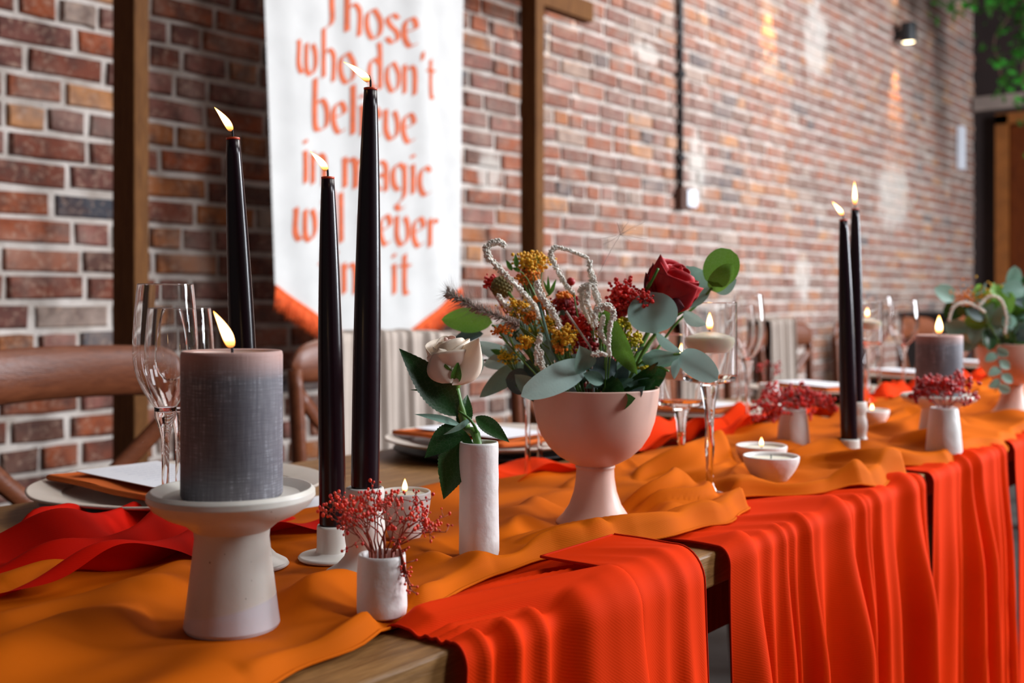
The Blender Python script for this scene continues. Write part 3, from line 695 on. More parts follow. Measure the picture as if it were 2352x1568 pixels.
LOBE_W = [(tuple(att(*a, TT + 0.02))[:2], tuple(att(*b, TT + 0.02))[:2], w, h, bd, i * 1.7) for i, (a, b, w, h, bd) in enumerate(LOBES)]
for k in range(30):
    x = 1.95 + k * 0.085; y = 0.55 + 0.3 * _r.random(); an = _r.uniform(-0.5, 0.5)
    LOBE_W.append(((x, y), (x + 0.22 * math.cos(an), y + 0.2 * math.sin(an)), _r.uniform(.045, .07), _r.uniform(.025, .045), _r.uniform(-.02, .02), k))
def runner_z(X, Y, yr=None):
    far = sm(X, 0.95, 1.2); z = np.zeros(X.shape)
    wx = X + 0.03 * np.sin(Y * 13 + 1); wy = Y + 0.030 * np.sin(X * 7.3) + 0.010 * np.sin(X * 15 + 2)
    z += (1 - far) * (0.0095 * ridged(wy * 42 - wx * 13, 1.6) + 0.0022 * ridged(wy * 88 + wx * 15 + 1, 1.2))
    px = X + 0.03 * np.sin(Y * 17 + X * 6); py = Y + 0.03 * np.sin(X * 13 + 1.1)
    z += far * (0.010 * ridged(py * 42 - px * 16, 1.3) + 0.004 * ridged(px * 50 + py * 30, 1.2))
    for px_, w, h in RIDGES_W: z = z + seg_ridge(X, Y, px_, w, h)
    lz = np.zeros(X.shape)
    for a in LOBE_W: lz = np.maximum(lz, lobe(X, Y, *a))
    z = np.maximum(z, lz + 0.35 * z)
    k = np.ones(X.shape)
    for ox, oy, r in OBST: k *= 1 - np.exp(-(np.hypot(X - ox, Y - oy) / (r * 1.45)) ** 5)
    return (z + 0.007 * sm(0.66 - Y, 0.0, 0.06) * sm(X, 0.45, 0.56)) * k
RIDGES_W = [(wpts(a), w, h) for a, w, h in RIDGES]
def interp(x, tab): return np.interp(x, [a for a, b in tab], [b for a, b in tab])
front = [(0.05, 0.50), (0.30, 0.515), (0.43, 0.527), (0.55, 0.548), (0.70, 0.585), (0.78, 0.575), (0.87, 0.545), (1.0, 0.535), (1.09, 0.545), (1.14, 0.60), (1.2, 0.56), (1.3, 0.50), (1.42, 0.49), (1.5, 0.545), (1.6, 0.485), (1.74, 0.52), (1.85, 0.485), (2.0, 0.50), (2.2, 0.49), (2.5, 0.55), (2.8, 0.5), (3.2, 0.54), (3.7, 0.5), (4.5, .55)]
rear = [(0.05, 0.80), (0.42, 0.872), (0.55, 0.93), (0.67, 0.962), (0.80, 0.925), (0.95, 0.90), (1.1, 0.865), (1.3, 0.88), (1.5, 0.84), (1.7, 0.90), (2.0, 0.86), (2.3, 0.92), (2.7, 0.86), (3.2, 0.9), (4.5, .88)]
def cloth_grid(xs, ts, fY, zf, name, mat, hemr=0.0):
    X = np.repeat(xs[:, None], len(ts), 1); y0, y1 = fY(xs); T = ts[None, :]
    Y = y0[:, None] * (1 - T) + y1[:, None] * T; Zc = zf(X, Y, T)
    V = np.stack([X, Y, Zc], -1).reshape(-1, 3); nx, nt = len(xs), len(ts)
    idx = np.arange(nx * nt).reshape(nx, nt)
    fs = np.stack([idx[:-1, :-1], idx[1:, :-1], idx[1:, 1:], idx[:-1, 1:]], -1).reshape(-1, 4)
    me = bpy.data.meshes.new(name); me.from_pydata(V.tolist(), [], fs.tolist()); me.update(); me.polygons.foreach_set('use_smooth', [True] * len(me.polygons))
    return me, V.reshape(nx, nt, 3)
xs = np.concatenate([np.arange(0.06, 1.9, 0.0040), np.arange(1.9, 4.4, 0.010)]); ts = np.linspace(0, 1, 110)
def fY(x):
    return interp(x, front) + 0.004 * np.sin(x * 60) , interp(x, rear) + 0.006 * np.sin(x * 33)
def rz(X, Y, T):
    z = runner_z(X, Y); e = sm(T, 0, 0.035) * sm(1 - T, 0, 0.03)
    over = np.clip(TY0 + 0.004 - Y, 0, 1)
    return TT + 0.0065 + z * (0.25 + 0.75 * e) - 0.0045 * (1 - e) - over * 0.8
rm, RV = cloth_grid(xs, ts, fY, rz, 'table_runner', M['amber'])
run = thing('table_runner', (1.0, 0.7, TT), 'rumpled amber chiffon runner tumbling along the whole row of tables', 'table runner')
ro = obj('runner_cloth', rm, M['amber'], None); ro.parent = run; ro.matrix_parent_inverse = Matrix.Translation((-1.0, -0.7, -TT))
def hem_tube(pts, r, parent, base, mat):
    mb = MB(); mb.tube([tuple(Vector(p) - Vector(base)) for p in pts], r, 6); return obj('hem', mb, mat, parent)
hem_tube([RV[i, 0] for i in range(0, 460, 3)], 0.0013, run, (1.0, 0.7, TT), M['amber'])
hem_tube([RV[i, -1] for i in range(0, 460, 3)], 0.0011, run, (1.0, 0.7, TT), M['amber'])

# scarlet cloth behind the runner at left
def red_cloth(name, x0, x1, ya, yb, label, seed, mat, amp=0.02, cat='cloth', n=170):
    xs = np.linspace(x0, x1, n); ts = np.linspace(0, 1, 80)
    def fy(x):
        k = (x - x0) / (x1 - x0); bul = np.sin(np.clip(k, 0, 1) * np.pi) ** 0.35
        return ya + 0 * x, ya + (yb - ya) * (bul * (0.85 + 0.15 * np.sin(x * 23 + seed)))
    def fz(X, Y, T):
        px = X + 0.02 * np.sin(Y * 40 + seed); py = Y + 0.016 * np.sin(X * 24 + seed * 2)
        z = amp * ridged(py * 85 - px * 26 + seed, 1.2) * (0.5 + 0.5 * ridged(px * 22 + seed, 0.8)) + 0.4 * amp * ridged(px * 40 + py * 30, 1.3)
        k = (X - x0) / (x1 - x0); e = sm(1 - T, 0, 0.12) * sm(k, 0, 0.04) * sm(1 - k, 0, 0.06)
        return TT + 0.0022 + z * e
    me, V = cloth_grid(xs, ts, fy, fz, name, mat); c = Vector(((x0 + x1) / 2, ya, TT))
    r = thing(name, c, label, cat); o = obj('cloth', me, mat); o.parent = r; o.matrix_parent_inverse = Matrix.Translation(-c)
    hem_tube([V[i, -1] for i in range(0, n, 2)], 0.0012, r, c, mat); return r
red_cloth('scarlet_cloth', 0.20, 0.745, 0.80, 1.085, 'scarlet red cloth bunched behind the amber runner at far left', 0.6, M['red'], 0.030)
red_cloth('scarlet_cloth', 1.02, 1.24, 0.84, 0.985, 'small scarlet fold peeping out behind the pink bowl foot', 2.1, M['flameo'], 0.020, n=90)
red_cloth('scarlet_cloth', 1.30, 2.1, 0.86, 1.0, 'orange red fold behind the runner between bouquet and berry vase', 4.0, M['flameo'], 0.034)
red_cloth('scarlet_cloth', 2.2, 3.6, 0.86, 1.0, 'red fold behind the runner below the far plates', 1.0, M['flameo'], 0.035)

# draped panels over the front edge
def drape(name, x0, x1, yin, drop, label, seed, pitch, skew, amp, mat, lift=0.0, n=None, edge_slope=0.0, left_in=0.0, right_in=0.0, lay=0.0, flare=0.0, topamp=0.35):
    n = n or int((x1 - x0) / 0.0035); xs = np.linspace(x0, x1, n + 1); rr = 0.012; y_e = TY0
    rnd = np.random.RandomState(seed); ph = rnd.rand(6) * 6.28
    on = yin - y_e; arc = rr * math.pi / 2; total = on + arc + drop; m = 120
    T = np.concatenate([np.linspace(0, on, 36, endpoint=False), np.linspace(on, on + arc, 8, endpoint=False), np.linspace(on + arc, total, m - 44)])
    V = np.zeros((n + 1, m, 3))
    for i, x in enumerate(xs):
        k = (x - x0) / (x1 - x0)
        for_t = T
        # s' : fold phase coordinate, diagonal on the table top
        dist_in = np.clip(on - for_t, 0, None); hang = np.clip((for_t - on - arc) / drop, 0, 1)
        sp_ = x + skew * dist_in + 0.012 * np.sin(hang * 4 + x * 20 + ph[0]) * hang
        p1 = 2 * np.pi * sp_ / pitch + 1.1 * np.sin(sp_ * 2 * np.pi / (pitch * 2.7) + ph[1])
        fold = ridged(p1 + ph[2], 1.1) * (0.6 + 0.4 * np.sin(sp_ * 2 * np.pi / (pitch * 3.3) + ph[3])) + 0.35 * ridged(p1 * 2.1 + ph[4], 1.4)
        a = amp * (topamp + (1 - topamp) * sm(hang, 0, 0.25) + 0.25 * sm(for_t, on * 0.5, on + arc)) * (1 + 0.5 * hang)
        a = a * sm(for_t, 0.0, 0.05) * (0.35 + 0.65 * min(1, k * 14)) * (0.35 + 0.65 * min(1, (1 - k) * 14))
        off = 0.0018 + lift + fold * a
        xx = x + flare * (k - 0.5) * hang + (0.5 * amp * np.sin(p1 + ph[2])) * hang
        # in-table part may be cut back at either end
        sh = left_in * (1 - k) + right_in * k
        th = np.clip((for_t - on) / arc, 0, 1) * math.pi / 2
        Y = np.where(for_t < on, y_e + (on - for_t) * (1 - sh), 0)
        ny = -np.sin(th); nz = np.cos(th)
        cy = y_e - 0.0 + 0.0; cz = TT - rr
        Yb = np.where(for_t < on, Y, cy + rr - rr - rr * np.sin(th) * 0.6); Zb = np.where(for_t < on, TT, np.where(for_t < on + arc, cz + rr * np.cos(th), cz - (for_t - on - arc)))
        V[i, :, 0] = xx; V[i, :, 1] = Yb + ny * off - lay * hang; V[i, :, 2] = Zb + nz * off
    idx = np.arange((n + 1) * m).reshape(n + 1, m); fs = np.stack([idx[:-1, :-1], idx[1:, :-1], idx[1:, 1:], idx[:-1, 1:]], -1).reshape(-1, 4)
    me = bpy.data.meshes.new(name); me.from_pydata(V.reshape(-1, 3).tolist(), [], fs.tolist()); me.update(); me.polygons.foreach_set('use_smooth', [True] * len(me.polygons))
    c = Vector(((x0 + x1) / 2, y_e, TT)); r = thing(name, c, label, 'draped cloth', 'cloths hanging over the front edge')
    o = obj('cloth', me, mat); o.parent = r; o.matrix_parent_inverse = Matrix.Translation(-c)
    for e in (0, n):
        mb = MB(); pts = [Vector(V[e, j]) - c for j in range(0, m)]; mb.tube([tuple(q) for q in pts], 0.0013, 6); obj('hem', mb, M['hem'], r)
    pts = [Vector(V[j, 0]) - c for j in range(0, n + 1, 2)]; mb = MB(); mb.tube([tuple(q) for q in pts], 0.0011, 5); obj('hem', mb, M['hem'], r)
    return r
drape('draped_cloth', 0.545, 0.800, 0.612, 0.52, 'flame orange cloth swept over the bare table corner nearest the camera', 4, 0.088, 2.1, 0.024, M['flameo'], left_in=0.35, flare=0.09, topamp=0.62)
drape('draped_cloth', 0.730, 0.842, 0.560, 0.50, 'narrow flame orange cloth with a stitched hem, over the nearest draped cloth', 9, 0.085, 0.5, 0.008, M['flameo'], lift=0.017, flare=0.06)
drape('draped_cloth', 0.915, 1.462, 0.600, 0.60, 'wide pleated flame orange cloth hanging right of the bare wood gap', 12, 0.074, 0.9, 0.025, M['flameo'], topamp=0.3, flare=0.02)
drape('draped_cloth', 1.50, 1.85, 0.600, 0.60, 'pleated orange cloth hanging below the far grey candle', 21, 0.07, 0.5, 0.020, M['flameo'], topamp=0.3, flare=0.10)
drape('draped_cloth', 1.89, 2.9, 0.600, 0.60, 'darker orange cloth hanging at the right edge of the photo', 25, 0.08, 0.5, 0.024, M['flameo'], topamp=0.3)
#PART2
# ================================================================== CANDLES AND CERAMICS
def px(n, d): return n * d / FPX
def flame(parent, base, h, lean, w):
    mb = MB(); n = 14
    for_axis = spline([(0, 0, 0), tuple(lean * 0.25 + Vector((0, 0, h * 0.35))), tuple(lean * 0.62 + Vector((0, 0, h * 0.7))), tuple(lean + Vector((0, 0, h)))], n)
    rad = [w * max(0.03, (math.sin(math.pi * min(1, (i / n) ** 0.62)) ** 0.9) * (1 - 0.25 * i / n)) for i in range(n + 1)]
    mb.tube([tuple(Vector(base) + p) for p in for_axis], rad, 14)
    return obj('flame', mb, M['flame'], parent)
def taper(base, top, rb_, rt, label, lean, fh=0.024, wick=True, group='black taper candles'):
    base, top = Vector(base), Vector(top); t = thing('taper_candle', base, label, 'candle', group)
    ax = top - base; n = 22; mb = MB(); pts = []; rad = []
    for i in range(n + 1):
        f = i / n; pts.append(tuple(ax * f)); rad.append(rb_ * (1 - 0.0 * f) if f < 0.12 else rt + (rb_ - rt) * (1 - ((f - 0.12) / 0.88) ** 2.4))
    rad[0] = rb_ * 0.86; mb.tube(pts, rad, 28); obj('wax', mb, M['taper'], t)
    u = ax.normalized()
    mb = MB(); mb.tube([tuple(ax - u * 0.0012), tuple(ax + u * 0.0006), tuple(ax + u * 0.001), tuple(ax - u * 0.0004)], [rt * 1.03, rt * 1.05, rt * 0.72, rt * 0.3], 20); obj('melting_rim', mb, M['tip'], t, label='wax rim tinted orange for flame glow')
    mb = MB(); mb.tube(spline([tuple(ax - u * 0.001), tuple(ax + u * 0.006), tuple(ax + u * 0.011 + Vector(lean).normalized() * 0.0015 if Vector(lean).length else tuple(ax + u * 0.011))], 6), 0.0009, 8); obj('wick', mb, M['wick'], t)
    flame(t, ax + u * 0.006 + Vector(lean) * 0.05, fh, Vector(lean), 0.0036)
    return t
def lathe_thing(name, loc, prof, mat, label, cat, group=None, seg=48, wob=None, part='body'):
    t = thing(name, loc, label, cat, group); prof = [(r * 0.975, z) for r, z in prof]; obj(part, MB().lathe(prof, seg, (0, 0, 0), wob), mat, t); return t
CLZ = 0.0068
def on_cloth(P): return Vector((P.x, P.y, TT + CLZ))
def roundy(k, a=0.01): return lambda t, z: a * (math.sin(3 * t + z * 90 + k) + 0.6 * math.sin(5 * t - z * 160 + 2 * k))
# near candle stand
L0 = on_cloth(P_stand)
stand_prof = [(0, 0.003), (0.029, 0.002), (0.0325, 0.0), (0.0338, 0.003), (0.0325, 0.012), (0.0290, 0.040), (0.0262, 0.064), (0.0268, 0.070), (0.034, 0.076), (0.046, 0.081), (0.055, 0.087), (0.0590, 0.093), (0.0588, 0.097), (0.0560, 0.0995), (0.0525, 0.0975), (0.048, 0.0945), (0, 0.0935)]
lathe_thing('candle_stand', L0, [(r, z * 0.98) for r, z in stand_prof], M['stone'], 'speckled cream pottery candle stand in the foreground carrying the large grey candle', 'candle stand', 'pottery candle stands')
def pillar(loc, r, h, lean, label, fh=0.026, fw=0.0044):
    t = thing('pillar_candle', loc, label, 'candle', 'grey pillar candles')
    obj('wax', MB().lathe([(0, 0.0), (r * 0.97, 0.0), (r, 0.002), (r, h - 0.003), (r * 0.985, h - 0.0006), (r * 0.95, h), (r * 0.86, h - 0.001)], 64), M['pillar'], t)
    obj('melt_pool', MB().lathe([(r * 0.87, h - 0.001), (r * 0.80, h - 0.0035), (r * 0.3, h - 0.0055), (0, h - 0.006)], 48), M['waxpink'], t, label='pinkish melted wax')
    obj('wick', MB().tube([(0, 0, h - 0.006), (0.0003, 0, h), (-0.0006, 0, h + 0.004)], 0.0010, 8), M['wick'], t)
    flame(t, (0, 0, h + 0.0015), fh, lean, fw); return t
pillar((L0.x, L0.y, L0.z + 0.0918), 0.0348, 0.1015, -R * 0.013, 'large frosted grey pillar candle in the foreground, melted top tinted pink for flame glow')
# taper candles and holders
holder_b = [(0, 0.004), (0.028, 0.003), (0.0325, 0.0), (0.0345, 0.0015), (0.033, 0.004), (0.024, 0.009), (0.0175, 0.016), (0.0155, 0.022), (0.0168, 0.030), (0.0175, 0.037), (0.0168, 0.045), (0.0148, 0.0515), (0.0150, 0.055), (0.0166, 0.060), (0.0168, 0.068), (0.0160, 0.0725), (0.0142, 0.0735), (0.0128, 0.071), (0.0124, 0.060), (0, 0.059)]
H3 = on_cloth(P_h3); lathe_thing('candle_holder', H3, holder_b, M['holder'], 'wavy ivory ceramic holder under the tallest black taper candle', 'candle holder', 'ivory candle holders')
H1 = on_cloth(P_h1); lathe_thing('candle_holder', H1, holder_b, M['holder'], 'wavy ivory ceramic holder mostly hidden behind the speckled candle stand', 'candle holder', 'ivory candle holders')
H2 = on_cloth(P_h2); holder_a = [(0, 0.002), (0.028, 0.0015), (0.031, 0.001), (0.0315, 0.0028), (0.030, 0.0042), (0.018, 0.0052), (0.0152, 0.007), (0.0146, 0.012), (0.0146, 0.028), (0.0138, 0.0305), (0.0128, 0.029), (0.0124, 0.018), (0, 0.017)]
lathe_thing('candle_holder', H2, holder_a, M['holder'], 'short ivory ceramic holder with flat flange under the middle taper candle', 'candle holder', 'ivory candle holders')
lt = -R * 0.0215
taper(H3 + Z * 0.0595, at(851, 204, dep(H3)), 0.0117, 0.0054, 'tallest black taper candle in front of the banner lettering', lt, 0.0165)
taper(H2 + Z * 0.0175, at(753, 408, dep(H2)), 0.0117, 0.0056, 'middle black taper candle standing in the short flanged holder', -R * 0.0150, 0.0175)
taper(H1 + Z * 0.0595, at(535, 318, dep(H1)), 0.0117, 0.0056, 'leftmost black taper candle, rising behind the grey pillar candle', -R * 0.0150, 0.021)
# bud vases, tea light bowls
def vase(P, r0, r1, h, label, k=0, lump=0.022, z0=CLZ, name='bud_vase', mat='bisque'):
    L = Vector((P.x, P.y, TT + z0)); t = 0.0016
    prof = [(0, 0.0005), (r0 * 0.86, 0.0), (r0 * 0.97, 0.0015), (r0, 0.006)] + [(r0 + (r1 - r0) * i / 14, 0.006 + (h - 0.008) * i / 14) for i in range(1, 15)] + [(r1 - 0.0004, h), (r1 - t, h + 0.0002), (r1 - 2 * t + 0.0006, h - 0.001), (r1 - 2.0 * t, h - 0.004), (r0 - 2.2 * t, 0.006), (0, 0.004)]
    def w(tt, z):
        return lump * (noise.noise(Vector((math.cos(tt) * 1.6 + k, math.sin(tt) * 1.6, z * 45 + k))) + 0.5 * noise.noise(Vector((math.cos(tt) * 4, math.sin(tt) * 4 + k, z * 110)))) * (0.3 if z > h - 0.004 or z < 0.004 else 1)
    return lathe_thing(name, L, prof, M[mat], label, 'vase', 'small white vases', 56, w)
vs_small = vase(P_vs, 0.0188, 0.0178, 0.0445, 'short crinkled white bud vase with red berry twigs, in front of the tallest taper', 1.0, 0.03)
vs_tall = vase(P_vt, 0.0182, 0.0178, 0.1025, 'tall crinkled white bud vase holding the single cream rose', 4.0, 0.03)
def tea_bowl(P, r, h, label, lit=True, k=0, z0=CLZ, rb_=0.6, lean=None, waxlevel=0.86):
    L = Vector((P.x, P.y, TT + z0)); t = thing('tea_light_bowl', L, label, 'candle bowl', 'white candle bowls')
    o_ = [(0, 0.0005), (r * rb_ * 0.9, 0.0), (r * rb_, 0.002)] + [(r * (rb_ + (1 - rb_) * math.sin(math.pi / 2 * i / 9) ** 0.9), 0.002 + (h - 0.003) * i / 9) for i in range(1, 10)]
    inn = [(r - 0.001, h), (r - 0.0025, h - 0.001), (r - 0.0035, h * 0.9), (r * 0.82, h * 0.6), (r * 0.5, h * 0.3), (0, h * 0.28)]
    w = lambda tt, z: 0.02 * noise.noise(Vector((math.cos(tt) * 1.8 + k, math.sin(tt) * 1.8, z * 60 + k)))
    obj('bowl', MB().lathe(o_ + inn, 48, (0, 0, 0), w), M['bisque'], t)
    zl = h * waxlevel; rr = r - 0.0045
    obj('wax', MB().lathe([(0, zl - 0.004), (rr * 0.8, zl - 0.004), (rr * 0.97, zl), (rr * 0.8, zl - 0.0004), (0, zl - 0.0015)], 36), M['wax'], t)
    obj('wick', MB().tube([(0, 0, zl - 0.002), (0, 0, zl + 0.005)], 0.0007, 6), M['wick'], t)
    if lit: flame(t, (0, 0, zl + 0.002), 0.013, Vector((0, 0, 0)), 0.0030)
    return t
tea_bowl(P_bowl1, 0.0250, 0.046, 'lit tea light in a tall rough white bowl right behind the tallest taper', True, 2, waxlevel=0.93)
tea_bowl(P_tb1, 0.0345, 0.031, 'front one of two small white bowls right of the floating candle glass', False, 5, 0.012)
tea_bowl(P_tb2, 0.034, 0.031, 'rear one of two small white bowls, lit, just below the berry vase', True, 7, 0.010)
# blush footed bowl
FB = on_cloth(P_foot)
bowl_prof = [(0, 0.004), (0.034, 0.002), (0.040, 0.0), (0.0415, 0.0012), (0.0405, 0.003), (0.034, 0.0095), (0.0275, 0.019), (0.0225, 0.033), (0.0202, 0.047), (0.0198, 0.056), (0.0208, 0.0575), (0.0208, 0.0590), (0.0200, 0.060), (0.0260, 0.0625), (0.038, 0.069), (0.0490, 0.079), (0.0570, 0.091), (0.0622, 0.105), (0.0652, 0.120), (0.0668, 0.134), (0.0672, 0.1385), (0.0665, 0.1395), (0.0655, 0.1385), (0.0640, 0.130), (0.060, 0.105), (0.050, 0.085), (0.03, 0.072), (0, 0.068)]
def footed(L, label, sc=1.0):
    return lathe_thing('footed_bowl', L, [(r * sc, z * sc) for r, z in bowl_prof], M['blush'], label, 'bowl', 'blush pink flower bowls', 72)
footed(FB, 'matt blush pink footed bowl holding the main bouquet')

# ------------------------------------------------------------------ glassware
def wine_glass(L, h, rr, rm, bowl_h, label, rs=0.0034, foot=0.032, name='wine_glass'):
    t = thing(name, L, label, 'glass', 'wine glasses'); w = 0.0009; zb = h - bowl_h
    out = [(0, 0.0004), (foot * 0.96, 0.0002), (foot, 0.0010), (foot * 0.9, 0.0022), (foot * 0.4, 0.004), (rs * 1.5, 0.009), (rs, 0.022), (rs, zb * 0.72), (rs * 1.25, zb * 0.88), (rs * 2.0, zb * 0.97), (rs * 3.0, zb + 0.006)]
    n = 14
    for i in range(1, n + 1):
        f = i / n; a = rm * math.sin(min(1, f * 2.0) * math.pi / 2) ** 0.75 if f < 0.5 else rm + (rr - rm) * ((f - 0.5) / 0.5) ** 1.5
        out.append((max(a, rs * 3), zb + 0.006 + (bowl_h - 0.006) * (f ** 1.05)))
    inn = [(r - w, z) for r, z in reversed(out[11:])]; inn[0] = (out[-1][0] - w, out[-1][1] - 0.0002)
    obj('glass_body', MB().lathe(out + [(out[-1][0] - w / 2, h + 0.0003)] + inn[:-1] + [(rs * 2.2, zb + 0.010), (0, zb + 0.0085)], 56), M['glass'], t)
    return t
def gl(u, v, d, h, rr, rm, bh, label, **k):
    x = at(u, v, d); return wine_glass(Vector((x.x, x.y, TT + k.pop('z0', 0.0006))), h, rr, rm, bh, label, **k)
gl(380, 900, 1.03, 0.2500, 0.0255, 0.0300, 0.130, 'taller wine glass of the pair at left, its rim above the grey candle', foot=0.03)
gl(411, 900, 1.085, 0.2270, 0.0305, 0.0345, 0.112, 'wider shorter wine glass standing right behind the tall one at left', foot=0.03)
gl(1212, 1000, 1.405, 0.235, 0.025, 0.030, 0.115, 'wine glass whose stem shows left of the pink bowl')
gl(1240, 1000, 1.50, 0.215, 0.029, 0.034, 0.105, 'wine glass just right of it, mostly hidden behind the pink bowl')
gl(1717, 900, 1.92, 0.245, 0.025, 0.031, 0.125, 'tall wine glass right of the nearest floating candle')
gl(1697, 900, 2.08, 0.225, 0.029, 0.034, 0.11, 'wine glass half hidden behind the nearest floating candle')
gl(2020, 800, 2.75, 0.245, 0.027, 0.033, 0.125, 'far wine glass just right of the second floating candle')
gl(2075, 800, 2.62, 0.235, 0.030, 0.036, 0.12, 'far wine glass between the second floating candle and the far grey candle')
def floating(L, h, rt, label, cand=True, bh=0.095, lvl=0.62, rs=0.0058):
    t = thing('floating_candle_glass', L, label, 'candle glass', 'stemmed floating candle glasses'); zb = h - bh; w = 0.0011
    out = [(0, 0.0006), (0.021, 0.0003), (0.023, 0.002), (0.019, 0.004), (0.009, 0.007), (rs * 0.75, 0.016), (rs * 0.7, 0.035), (rs, 0.06), (rs * 0.8, zb * 0.6), (rs * 1.1, zb * 0.8), (rs * 1.6, zb * 0.93), (rs * 2.0, zb), (rt * 0.95, zb + 0.004), (rt, zb + 0.010), (rt, h)]
    obj('glass_body', MB().lathe(out + [(rt - w / 2, h + 0.0004), (rt - w, h), (rt - w, zb + 0.012), (rt * 0.8, zb + 0.008), (0, zb + 0.008)], 56), M['glass'], t)
    wl = zb + 0.010 + (bh - 0.01) * lvl * 0.62
    f = thing('floating_candle', (L.x, L.y, L.z + wl - 0.006), 'ivory ' + label.replace('stemmed glass with', 'disc').replace('glass', 'candle'), 'candle', 'ivory floating candles')
    r = rt - 0.0026
    obj('wax', MB().lathe([(0, 0), (r * 0.72, 0.001), (r * 0.93, 0.008), (r, 0.014), (r * 0.985, 0.0175), (r * 0.93, 0.019), (r * 0.6, 0.022), (r * 0.3, 0.0245), (0, 0.025)], 48), M['wax'], f)
    obj('wick', MB().tube([(0, 0, 0.024), (0, 0, 0.030)], 0.0008, 6), M['wick'], f); flame(f, (0, 0, 0.027), 0.020, Vector((0, 0, 0)), 0.0042)
    return t, f
t_, f_ = floating(Vector((P_fl1.x, P_fl1.y, TT + CLZ)), 0.226, 0.0315, 'nearest stemmed floating candle glass, right of the red rose'); f_['label'] = 'round ivory floating candle burning just right of the bouquet'
x = at(1565, 900, 1.40); t_, f_ = floating(Vector((x.x, x.y, TT + CLZ)), 0.185, 0.030, 'shorter stemmed floating candle glass half hidden by the eucalyptus'); f_['label'] = 'ivory floating candle hidden behind the round eucalyptus leaves'
x = at(1992, 900, 2.28); t_, f_ = floating(Vector((x.x, x.y, TT + CLZ)), 0.225, 0.0315, 'stemmed floating candle glass right behind the far taper pair'); f_['label'] = 'ivory floating candle burning right beside the far taper pair'

# ------------------------------------------------------------------ place settings
def setting(x, y, rz, where, first=False):
    c = thing('charger_plate', (x, y, TT), 'dark charger plate under the cream plate ' + where, 'plate', 'dark charger plates')
    obj('disc', MB().lathe([(0, 0.001), (0.10, 0.0), (0.12, 0.001), (0.150, 0.009), (0.151, 0.0105), (0.148, 0.0112), (0.12, 0.005), (0, 0.004)], 64), M['charger'], c)
    p = thing('dinner_plate', (x, y, TT + 0.0112), 'cream stoneware dinner plate with wavy rim ' + where, 'plate', 'cream dinner plates', rz)
    w = lambda t, z: 0.008 * math.sin(5 * t + x) + 0.006 * math.sin(9 * t)
    obj('dish', MB().lathe([(0, 0.002), (0.095, 0.0), (0.11, 0.001), (0.150, 0.010), (0.163, 0.0135), (0.1645, 0.0155), (0.162, 0.0165), (0.150, 0.0145), (0.128, 0.0105), (0.1265, 0.0085), (0.115, 0.0065), (0.095, 0.0050), (0, 0.005)], 80, (0, 0, 0), w), M['plate'], p)
    mb = MB(); pts = []
    for k in range(40):
        t = 3.4 + k * 0.045; rr = 0.122 + 0.004 * math.sin(t * 11) + 0.003 * math.sin(t * 23); pts.append((rr * math.cos(t), rr * math.sin(t), 0.0098))
    mb.tube(pts, 0.0007, 5); obj('glaze_crack', mb, M['twig'], p, label='thin dark cracked glaze line')
    n = thing('napkin', (x - 0.03, y, TT + 0.0275), 'folded terracotta linen napkin ' + where, 'napkin', 'terracotta napkins', rz)
    def nap(layer):
        def P(a, b):
            X = (a - 0.5) * 0.235; Y = (b - 0.5) * 0.135; r = math.hypot(X, Y)
            e = 0.0018 * math.sin(a * 9 + layer) + 0.0015 * math.sin(b * 8 + layer * 2)
            return (X * (1 - 0.01 * layer) + 0.002 * math.sin(b * 7), Y + 0.002 * math.sin(a * 8 + layer), 0.0034 * layer + e - 0.0075 * max(0, 1 - r / 0.07) * 0)
        return P
    mb = MB(); top = nap(2.0); bot = nap(0.0)
    N = 24; V0 = len(mb.v)
    mb.grid(top, N, N)
    mb.grid(lambda a, b: bot(a, b), N, N)
    per = [(i / N, 0) for i in range(N)] + [(1, i / N) for i in range(N)] + [(1 - i / N, 1) for i in range(N)] + [(0, 1 - i / N) for i in range(N)] + [(0, 0)]
    mb.tube([tuple((Vector(top(a, b)) + Vector(bot(a, b))) / 2) for a, b in per], 0.0036, 8, cap=False)
    obj('linen', mb, M['napkin'], n)
    m = thing('menu_card', (x - 0.025, y, TT + 0.0372), 'white menu card lying on the napkin ' + where, 'menu card', 'white menu cards', rz)
    obj('card', MB().box((-0.095, -0.052, 0.0), (0.095, 0.052, 0.0008)), M['paper'], m, smooth=False)
    if first:
        mb = MB(); rr = random.Random(2)
        for k in range(11):
            xx = -0.078 + k * 0.0145; y0 = -0.036 + rr.uniform(0, .012); y1 = 0.036 - rr.uniform(0, .014); yy = y0
            while yy < y1:
                l = rr.uniform(0.004, 0.011); mb.box((xx, yy, 0.0008), (xx + 0.0012, min(y1, yy + l), 0.00092)); yy += l + 0.002
        obj('printed_lines', mb, M['ink'], m, smooth=False)
setting(0.735, 1.088, math.radians(88), 'left of the grey candle', True)
setting(1.285, 1.082, math.radians(85), 'behind the cream rose')
setting(1.87, 1.07, math.radians(87), 'right behind the pink bowl')
setting(2.50, 1.075, math.radians(66), 'behind the white vase of red berries')
setting(3.12, 1.075, math.radians(66), 'right of the far taper pair')
setting(3.74, 1.075, math.radians(66), 'farthest along the table, by the second bouquet')
pp = att(1105, 1132, TT); sh = thing('paper_sheet', (pp.x, pp.y, TT + 0.0006), 'blank white sheet lying on the bare wood right behind the rose vase', 'paper', 'white paper sheets', 0.35)
obj('sheet', MB().grid(lambda a, b: ((a - .5) * 0.15, (b - .5) * 0.11, 0.001 + 0.003 * a * a * b), 8, 8).grid(lambda a, b: ((a - .5) * 0.15, (b - .5) * 0.11, 0.0 + 0.003 * a * a * b), 8, 8), M['paper'], sh)
